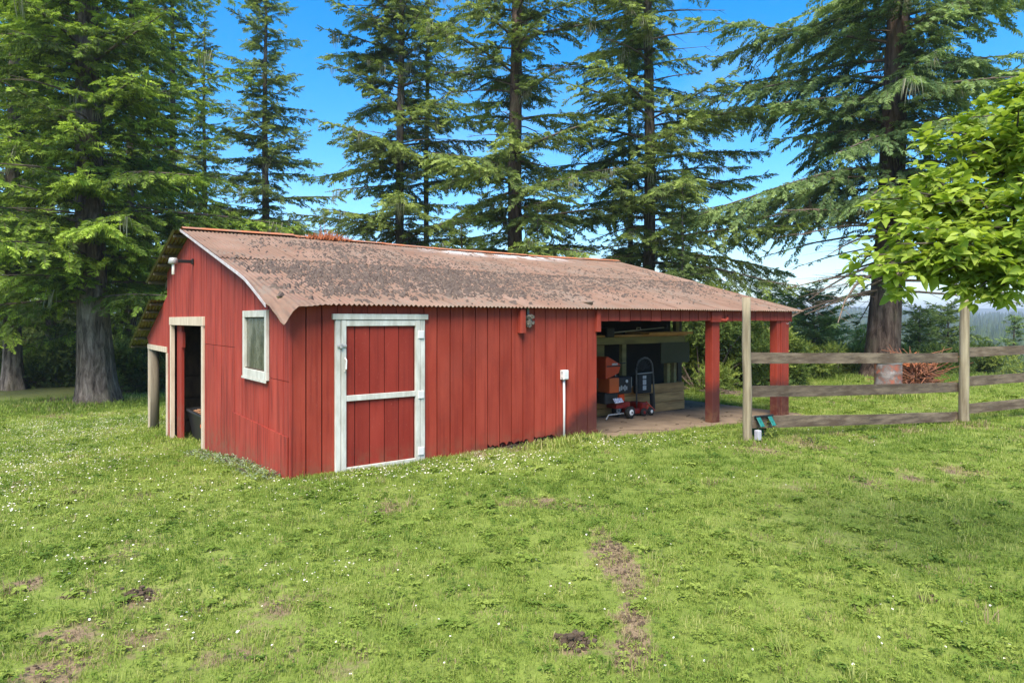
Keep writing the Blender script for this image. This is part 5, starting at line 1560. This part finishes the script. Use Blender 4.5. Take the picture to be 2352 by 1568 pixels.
# the row behind the roof
F('slender pointed fir standing behind the roof ridge near the gable', 610, 40, 25.5, 6.0, .30, 13, 'fir_olive', lo=2.0, step=.17, spray=.70, droop=.22, elev=.06, bright=.5, lichen=.05, top_power=.9, gap=.42)
F('tall twin like fir behind the roof, first right of the blue gap', 920, 32, 33, 5.5, .26, 14, 'fir_olive', lo=3.0, step=.16, spray=.60, droop=.20, elev=.12, bright=.45, lichen=.14, limb_dead=.2, gap=.40, top_power=.45)
F('thin pole like fir with bare lower trunk behind the middle roof', 981, 34, 30, 2.3, .17, 15, 'fir_olive', lo=8.0, step=.24, spray=.58, droop=.2, bright=.45, lichen=.1, limb_dead=.25, gap=.45, top_power=.45)
F('thick dark trunked fir rising behind the middle of the roof', 1185, 26, 33, 5.0, .35, 16, 'fir_olive', 'bark2', lo=2.6, step=.15, spray=.55, droop=.25, elev=.14, bright=.42, lichen=.10, limb_dead=.28, gap=.38, top_power=.45)
F('tall fir behind the carport roof with lichen in its boughs', 1490, 28, 34, 6.2, .30, 17, 'fir_olive', lo=2.6, step=.16, spray=.56, droop=.22, elev=.1, bright=.46, lichen=.10, limb_dead=.2, gap=.40, top_power=.45)
F('narrow dark fir close left of the lichen hung fir', 1446, 31, 20, 2.2, .16, 18, 'fir_olive', lo=3.0, step=.3, spray=.58, bright=.35, gap=.45)
F('young light green fir in front of the lichen hung fir', 1570, 24, 7.6, 1.9, .10, 19, 'fir_young', lo=.5, step=.10, spray=.42, droop=.16, elev=.15, bright=.55, lichen=0, limb_dead=.02, gap=.30)
F('small young fir peeking over the roof left of the thick trunk', 840, 30, 7.0, 2.0, .1, 20, 'fir_young', lo=.8, step=.14, spray=.5, bright=.45, lichen=0, limb_dead=.03)
F('low young fir over the roof beside the thick dark trunk', 1235, 23.5, 6.2, 1.6, .1, 21, 'fir_young', lo=.8, step=.13, spray=.45, bright=.45, lichen=0, limb_dead=.03)
F('low dark fir over the roof between the thick trunk and the pole fir', 1060, 27, 6.4, 1.8, .1, 22, 'fir_olive', lo=.8, step=.15, spray=.5, bright=.35, lichen=0)
# right hand young trees on the slope
F('bushy blue green young fir between carport post and big right trunk', 1868, 28, 3.5, 2.1, .08, 24, 'fir_blue', lo=.1, step=.05, spray=.50, droop=.12, elev=.3, bright=.62, lichen=0, limb_dead=0, minlen=.2, gap=.32, top_power=.42, hug=0, holes=-1)
F('grey green young fir seen through the carport opening', 1770, 31, 4.2, 2.0, .08, 25, 'fir_blue', lo=.2, step=.06, spray=.52, elev=.25, bright=.55, lichen=0, limb_dead=0, top_power=.45, hug=0, holes=-1)
F('young fir just right of the big right trunk', 2112, 30, 3.0, 1.9, .07, 26, 'fir_young', lo=.1, step=.055, spray=.48, elev=.25, bright=.6, lichen=0, limb_dead=0, minlen=.2, gap=.32, top_power=.45, hug=0, holes=-1)
F('young fir left of the second fence post', 2178, 33, 3.6, 2.1, .07, 27, 'fir_young', lo=.1, step=.06, spray=.52, elev=.25, bright=.65, lichen=0, limb_dead=0, minlen=.2, gap=.32, top_power=.45, hug=0, holes=-1)
F('low young fir at the right edge beyond the second fence post', 2330, 36, 3.6, 1.5, .07, 28, 'fir_blue', lo=.1, step=.09, spray=.42, elev=.25, bright=.5, lichen=0, limb_dead=0, minlen=.15, gap=.3, top_power=.6)
# the dark wood on the left
LEFT = [(30, 28.5, 32, 4.6, .36, 'stout trunked fir at the far left edge of the lawn'), (-60, 33, 30, 4.6, .3, 'fir partly cut off by the left picture edge'), (115, 34, 30, 4.4, .26, 'dark fir between the far left trunk and the massive left fir'),
        (300, 33, 31, 4.2, .26, 'dark fir just right of the massive left fir'), (395, 36, 28, 4.0, .24, 'dark fir rising behind the gable peak'), (200, 42, 30, 4.6, .26, 'deep shade fir directly behind the massive left fir'),
        (60, 46, 31, 4.8, .26, 'deep background fir behind the far left trunk'), (340, 47, 30, 4.6, .26, 'deep background fir behind the gable lean-to'), (470, 45, 24, 4.0, .24, 'background fir left of the slender pointed fir')]
for k, (px, D, H, R, r0, lab) in enumerate(LEFT):
    F(lab, px, D, H, R, r0, 40 + k, 'fir_yellow' if k in (0, 3, 4) else 'fir_olive', lo=2.6 if k < 3 else .8, step=.24, spray=.78, droop=.24, elev=.08, bright=.36 if k else .5, lichen=.03, limb_dead=.14, gap=.55)

# ------------------------------------------------------------------ broad leaved shrubs
def leaf_sprig(seed, n=9, ls=.16):
    r = np.random.RandomState(seed); mb = MB()
    for k in range(n):
        q = k / (n - 1); sd = 1 if k % 2 else -1; a = sd * r.uniform(.4, 1.1); l = ls * r.uniform(.7, 1.3); w = l * .33
        x0, z0 = q * .8, -.05 * q; c, s = math.cos(a), math.sin(a); dz = r.normal(-.1, .35)
        mb.add([(x0, 0, z0), (x0 + c * l * .5 - s * w, s * l * .5 + c * w, z0 + dz * l * .5 + .02), (x0 + c * l, s * l, z0 + dz * l), (x0 + c * l * .5 + s * w, s * l * .5 - c * w, z0 + dz * l * .5 - .0)], [(0, 3, 2, 1)])
    return mb
SPRIGS = [leaf_sprig(1), leaf_sprig(2, 11, .2), leaf_sprig(3, 8, .24)]

def shrub(label, px, D, W, H, seed, n=2600, bright=.5, sprig=.38, matk='shrub', name='shrub', lobes=16):
    x, y = at(px, D); r = np.random.RandomState(seed)
    g = empty(name, (x, y, gz1(x, y))); tag(g, label, 'shrub', 'shrubs at the lawn edge')
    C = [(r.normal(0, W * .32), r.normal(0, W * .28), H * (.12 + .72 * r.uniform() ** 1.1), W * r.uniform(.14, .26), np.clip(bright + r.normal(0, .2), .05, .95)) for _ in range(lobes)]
    st = MB(); P, DR, TN = [], [], []
    for cx, cy, cz, cr, b in C:
        st.tube([(cx * .1, cy * .1, -.1), (cx * .5, cy * .5, cz * .55), (cx, cy, cz)], [.03, .02, .008], 5, False)
        m_ = n // lobes
        u = r.normal(size=(m_, 3)); u /= np.linalg.norm(u, axis=1, keepdims=True); q = cr * r.uniform(.35, 1.1, (m_, 1))
        p = np.array([cx, cy, cz]) + u * q * np.array([1, 1, .8]); 
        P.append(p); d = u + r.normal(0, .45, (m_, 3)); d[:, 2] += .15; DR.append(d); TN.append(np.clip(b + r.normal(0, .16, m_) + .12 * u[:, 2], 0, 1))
    P, DR, TN = np.concatenate(P), np.concatenate(DR), np.concatenate(TN)
    k = P[:, 2] > .02; P, DR, TN = P[k], DR[k], TN[k]
    st.build('stems', M['limb'], g)
    m_ = len(P)
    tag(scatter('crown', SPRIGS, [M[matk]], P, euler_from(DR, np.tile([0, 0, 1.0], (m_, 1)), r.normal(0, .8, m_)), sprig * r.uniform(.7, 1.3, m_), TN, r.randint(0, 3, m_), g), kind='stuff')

SH = [(1612, 20.5, 2.6, 2.9, .35, 'deep green leafy shrub beside the storage bay'), (1690, 21.5, 2.6, 2.7, .95, 'yellow green shrub seen between the two carport posts'), (1775, 22.0, 1.8, 1.8, .55, 'mid green shrub behind the outer carport post'),
      (1590, 24, 2.6, 3.6, .3, 'tall dark shrub behind the storage bay'), (1900, 27, 2.0, 1.0, .6, 'low dark shrub at the wire fence'), (1975, 26.5, 1.8, 1.0, .5, 'low bush in the long grass left of the big right trunk'), (2160, 27.5, 2.4, 1.5, .5, 'leafy bush behind the root tangle'),
      (2235, 30, 2.6, 1.3, .45, 'leafy bush behind the second fence post'), (1940, 30, 2.6, 2.2, .75, 'grey green bush between the bushy young fir and the big right trunk'), (1850, 24.5, 1.8, 1.3, .6, 'light green bush just right of the outer carport post'), (285, 27.5, 2.2, 2.3, .22, 'dark shrub between the massive left fir and the lean-to'), (325, 30, 2.6, 2.8, .25, 'dark shrub behind the lean-to post'), (130, 30, 2.8, 1.9, .16, 'deep shaded bush left of the massive fir trunk'),
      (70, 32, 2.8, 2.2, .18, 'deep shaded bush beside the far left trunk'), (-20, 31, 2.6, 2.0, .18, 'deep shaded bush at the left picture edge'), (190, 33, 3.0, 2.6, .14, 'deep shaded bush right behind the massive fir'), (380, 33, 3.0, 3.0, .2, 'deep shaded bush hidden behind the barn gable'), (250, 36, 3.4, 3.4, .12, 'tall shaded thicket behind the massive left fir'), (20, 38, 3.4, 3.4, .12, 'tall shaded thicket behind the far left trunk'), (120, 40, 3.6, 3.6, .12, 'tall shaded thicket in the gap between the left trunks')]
for k, (px, D, W, H, b, lab) in enumerate(SH):
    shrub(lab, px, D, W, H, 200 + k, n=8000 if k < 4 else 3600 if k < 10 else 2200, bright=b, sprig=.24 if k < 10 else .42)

# ------------------------------------------------------------------ apple tree reaching in from the right
def apple():
    r = np.random.RandomState(77)
    bx0, by0 = 5.2, 5.1
    g = empty('apple_tree', (bx0, by0, gz1(bx0, by0))); tag(g, 'bright green broad leaved apple tree reaching in from the right', 'tree')
    def loc(px, py, D): return Vector((at(px, D)[0] - bx0, D - by0, zat(py, D) - gz1(bx0, by0)))
    MB().tube([(0, 0, -.3), (.02, 0, .5), (-.05, .02, 1.1), (-.08, .0, 1.6)], [.17, .13, .115, .11], 14).build('trunk', M['twig'], g, sm=True)
    fork = Vector((-.08, 0, 1.55))
    tips = [(1968, 590, 4.3), (1990, 520, 4.4), (2010, 610, 4.2), (2000, 460, 4.6), (2045, 430, 4.5), (2100, 395, 4.6), (2120, 330, 4.9), (2165, 300, 4.8), (2215, 270, 4.9), (2270, 235, 5.0), (2330, 190, 5.0),
            (2060, 560, 4.2), (2110, 520, 4.3), (2070, 490, 4.6), (2150, 470, 4.4), (2190, 420, 4.6), (2230, 360, 4.7), (2290, 320, 4.8), (2350, 280, 4.6), (2120, 600, 4.2), (2180, 560, 4.1), (2240, 520, 4.3), (2300, 470, 4.3), (2350, 420, 4.2),
            (2160, 625, 4.2), (2230, 610, 4.2), (2290, 590, 4.1), (2345, 560, 4.1), (2250, 660, 4.2), (2310, 640, 4.1), (2360, 620, 4.0), (2040, 640, 4.2), (2200, 640, 4.3), (2280, 410, 4.9), (2340, 350, 5.0), (2140, 430, 4.8), (2220, 470, 4.9), (2300, 540, 4.8), (2180, 520, 4.8), (2000, 655, 4.25), (2290, 685, 4.2), (2340, 250, 4.5), (2310, 270, 5.2), (2390, 330, 4.4), (2400, 500, 4.3), (2390, 600, 4.2), (2420, 250, 4.8), (2080, 610, 4.4), (2040, 520, 4.5), (2090, 450, 4.7)]
    br = MB(); LP, LD = [], []
    mains = [loc(2330, 560, 4.6), loc(2340, 420, 4.8), loc(2380, 300, 5.1), loc(2350, 640, 4.4)]
    for m_ in mains: br.tube([fork, (fork + m_) / 2 + Vector((0, 0, .12)), m_], [.06, .045, .028], 8, False)
    for (px, py, D) in tips:
        e = loc(px, py, D); m_ = min(mains, key=lambda q: (q - e).length)
        mid = (m_ + e) / 2 + Vector((0, 0, .10 + .06 * r.uniform())) + Vector(r.normal(0, .04, 3))
        br.tube([m_, mid, e], [.016, .010, .004], 5, False)
        L_ = (e - m_).length
        ns = 14
        for k in range(ns):                                 # spurs along the shoot, each with a whorl of leaves
            q = .35 + .65 * (k + r.uniform()) / ns
            p = m_ * (1 - q) ** 2 + mid * 2 * q * (1 - q) + e * q * q
            p = p + Vector(r.normal(0, .055, 3))
            out = (e - m_).normalized()
            nl = r.randint(7, 11)
            a0 = r.uniform(0, 6.28)
            for j in range(nl):
                a = a0 + j * 2.4; d = Vector((math.cos(a), math.sin(a), r.normal(-.12, .38))) + out * .5
                LP.append(p + Vector((0, 0, r.normal(0, .015)))); LD.append(d.normalized())
    for (px, py) in ((2050, 575), (2150, 490), (2230, 430), (2280, 560)):
        pass
    br.build('branches', M['twig'], g, sm=True)
    LP, LD = np.array(LP), np.array(LD)
    n = len(LP)
    rot = euler_from(LD, np.tile([0, 0, 1.0], (n, 1)), r.normal(0, .45, n))
    sc = .088 * r.uniform(.5, 1.3, n)
    leaves = []
    for v in range(3):                                      # three leaf shapes, folded along the midrib and curled
        rr = np.random.RandomState(90 + v); m_ = MB(); cu = (.10, .28, .45)[v]; fo = (.10, .16, .06)[v]; W = [0, .17, .255, .25, .15, 0]
        V = []
        for k in range(6):
            q = k / 5; z = -cu * q * q; x = q * (1 - .1 * cu)
            if k in (0, 5): V.append((x + .16, 0, z))
            else: V += [(x + .16, W[k] , z + fo * W[k] * 2), (x + .16, 0, z), (x + .16, -W[k], z + fo * W[k] * 2)]
        Fc = [(0, 2, 1), (0, 3, 2)]
        for k in range(3):
            o = 1 + 3 * k; Fc += [(o, o + 1, o + 4, o + 3), (o + 1, o + 2, o + 5, o + 4)]
        o = 10; Fc += [(o, o + 1, 13), (o + 1, o + 2, 13)]
        m_.add(V, Fc); m_.add([(0, -.012, 0), (0, .012, 0), (.2, 0, -.01)], [(0, 2, 1)])
        leaves.append(m_)
    tint = np.clip(r.normal(.52, .24, n), 0, 1)
    var = r.randint(0, 3, n)
    # the leaves that show largest are parts of their own, the rest one mass
    wx, wy = LP[:, 0] + bx0, LP[:, 1] + by0
    px = CX + FPX * wx / wy
    score = sc / wy + np.where((px < 2345), 0, -1) + .002 * (r.uniform(size=n)) - .004 * np.abs(LD[:, 1])
    order = np.argsort(-score); top = order[:300]; rest = order[300:]
    crown = scatter('crown', leaves, [M['leaf']], LP[rest], rot[rest], sc[rest], tint[rest], var[rest], g); crown['kind'] = 'stuff'
    lm = []
    for q in range(3):
        col = ((.19, .28, .036), (.29, .40, .055), (.40, .50, .09))[q]
        m, N, L, b = new_mat('apple_leaf_face_%d' % q)
        f = noise(N, L, 3, 3); c = ramp(N, L, f, [(.3, col), (.7, tuple(v * 1.25 for v in col))])
        L.new(c, b.inputs['Base Color']); b.inputs['Roughness'].default_value = .5; b.inputs['Specular IOR Level'].default_value = .3
        tr = N.new('ShaderNodeBsdfTranslucent'); L.new(mixc(N, L, 1.0, c, (1, 1, .55), 'MULTIPLY'), tr.inputs['Color'])
        mx = N.new('ShaderNodeMixShader'); mx.inputs['Fac'].default_value = .5
        L.new(b.outputs[0], mx.inputs[1]); L.new(tr.outputs[0], mx.inputs[2]); L.new(mx.outputs[0], N['Material Output'].inputs['Surface'])
        lm.append([lv.mesh('leaf', m, True) for lv in leaves])
    for i in top:
        o = link('leaf', lm[min(2, int(tint[i] * 3))][var[i]], g)
        o.location = LP[i]; o.rotation_euler = rot[i]; o.scale = (sc[i],) * 3
apple()

# ------------------------------------------------------------------ distant forest and air
def far_forest():
    mb = []
    for sd in range(3):
        r = np.random.RandomState(sd); m = MB()
        m.tube([(0, 0, -.05), (0, 0, .3)], [.02, .012], 5, False)
        for k in range(7):
            z0, z1 = .06 + .125 * k, .06 + .125 * k + .26; R = .20 * (1 - k / 7.3) * r.uniform(.85, 1.15)
            n = 9; ring = []
            for q in range(n):
                a = 2 * math.pi * (q + .5 * (k % 2)) / n; w = R * (r.uniform(.55, .75) if q % 2 else r.uniform(.9, 1.25))
                ring.append((w * math.cos(a), w * math.sin(a), z0 - (0 if q % 2 else .03)))
            m.add(ring + [(0, 0, min(1.0, z1))], [(q, (q + 1) % n, n) for q in range(n)])
        mb.append(m)
    r = np.random.RandomState(31)
    def pick(n, a0, a1, r0, r1):
        a = r.uniform(a0, a1, n); d = np.exp(r.uniform(math.log(r0), math.log(r1), n)); return a, d
    A, Dd = zip(pick(5200, .30, .86, 70, 330), pick(7000, .30, .86, 380, 1700), pick(1500, -.1, .30, 75, 330), pick(2500, -.2, .30, 380, 1500), pick(1200, -.85, -.2, 75, 400))
    a, d = np.concatenate(A), np.concatenate(Dd)
    x, y = d * np.sin(a), d * np.cos(a); z = gz(x, y)
    h = r.uniform(6, 11, len(x)) * (.75 + .5 * smooth(d, 150, 500)) * np.where(d < 140, .62, 1)
    n = len(x)
    tag(scatter('far_forest', mb, [M['far_fir']], np.stack([x, y, z], 1), np.stack([np.zeros(n), np.zeros(n), r.uniform(0, 6.28, n)], 1), h, r.uniform(0, 1, n), r.randint(0, 3, n)),
        'hazy conifer forest covering the valley and far hills', 'forest', kind='stuff')
far_forest()

def haze():
    o = MB().bx(-4300, 4300, -4300, 4300, -22, 95).build('haze', [], None)
    m = bpy.data.materials.new('valley_haze'); m.use_nodes = True
    N, L = m.node_tree.nodes, m.node_tree.links
    for q in list(N):
        if q.type == 'BSDF_PRINCIPLED': N.remove(q)
    v = N.new('ShaderNodeVolumePrincipled'); v.inputs['Color'].default_value = (.80, .88, 1.0, 1); v.inputs['Density'].default_value = .0004; v.inputs['Anisotropy'].default_value = .2
    L.new(v.outputs[0], N['Material Output'].inputs['Volume'])
    o.data.materials.append(m)
    tag(o, 'thin pale blue haze over the valley', 'haze', kind='stuff')
haze()
print('SPRAYS', NSPRAY, 'OBJECTS', len(bpy.data.objects))
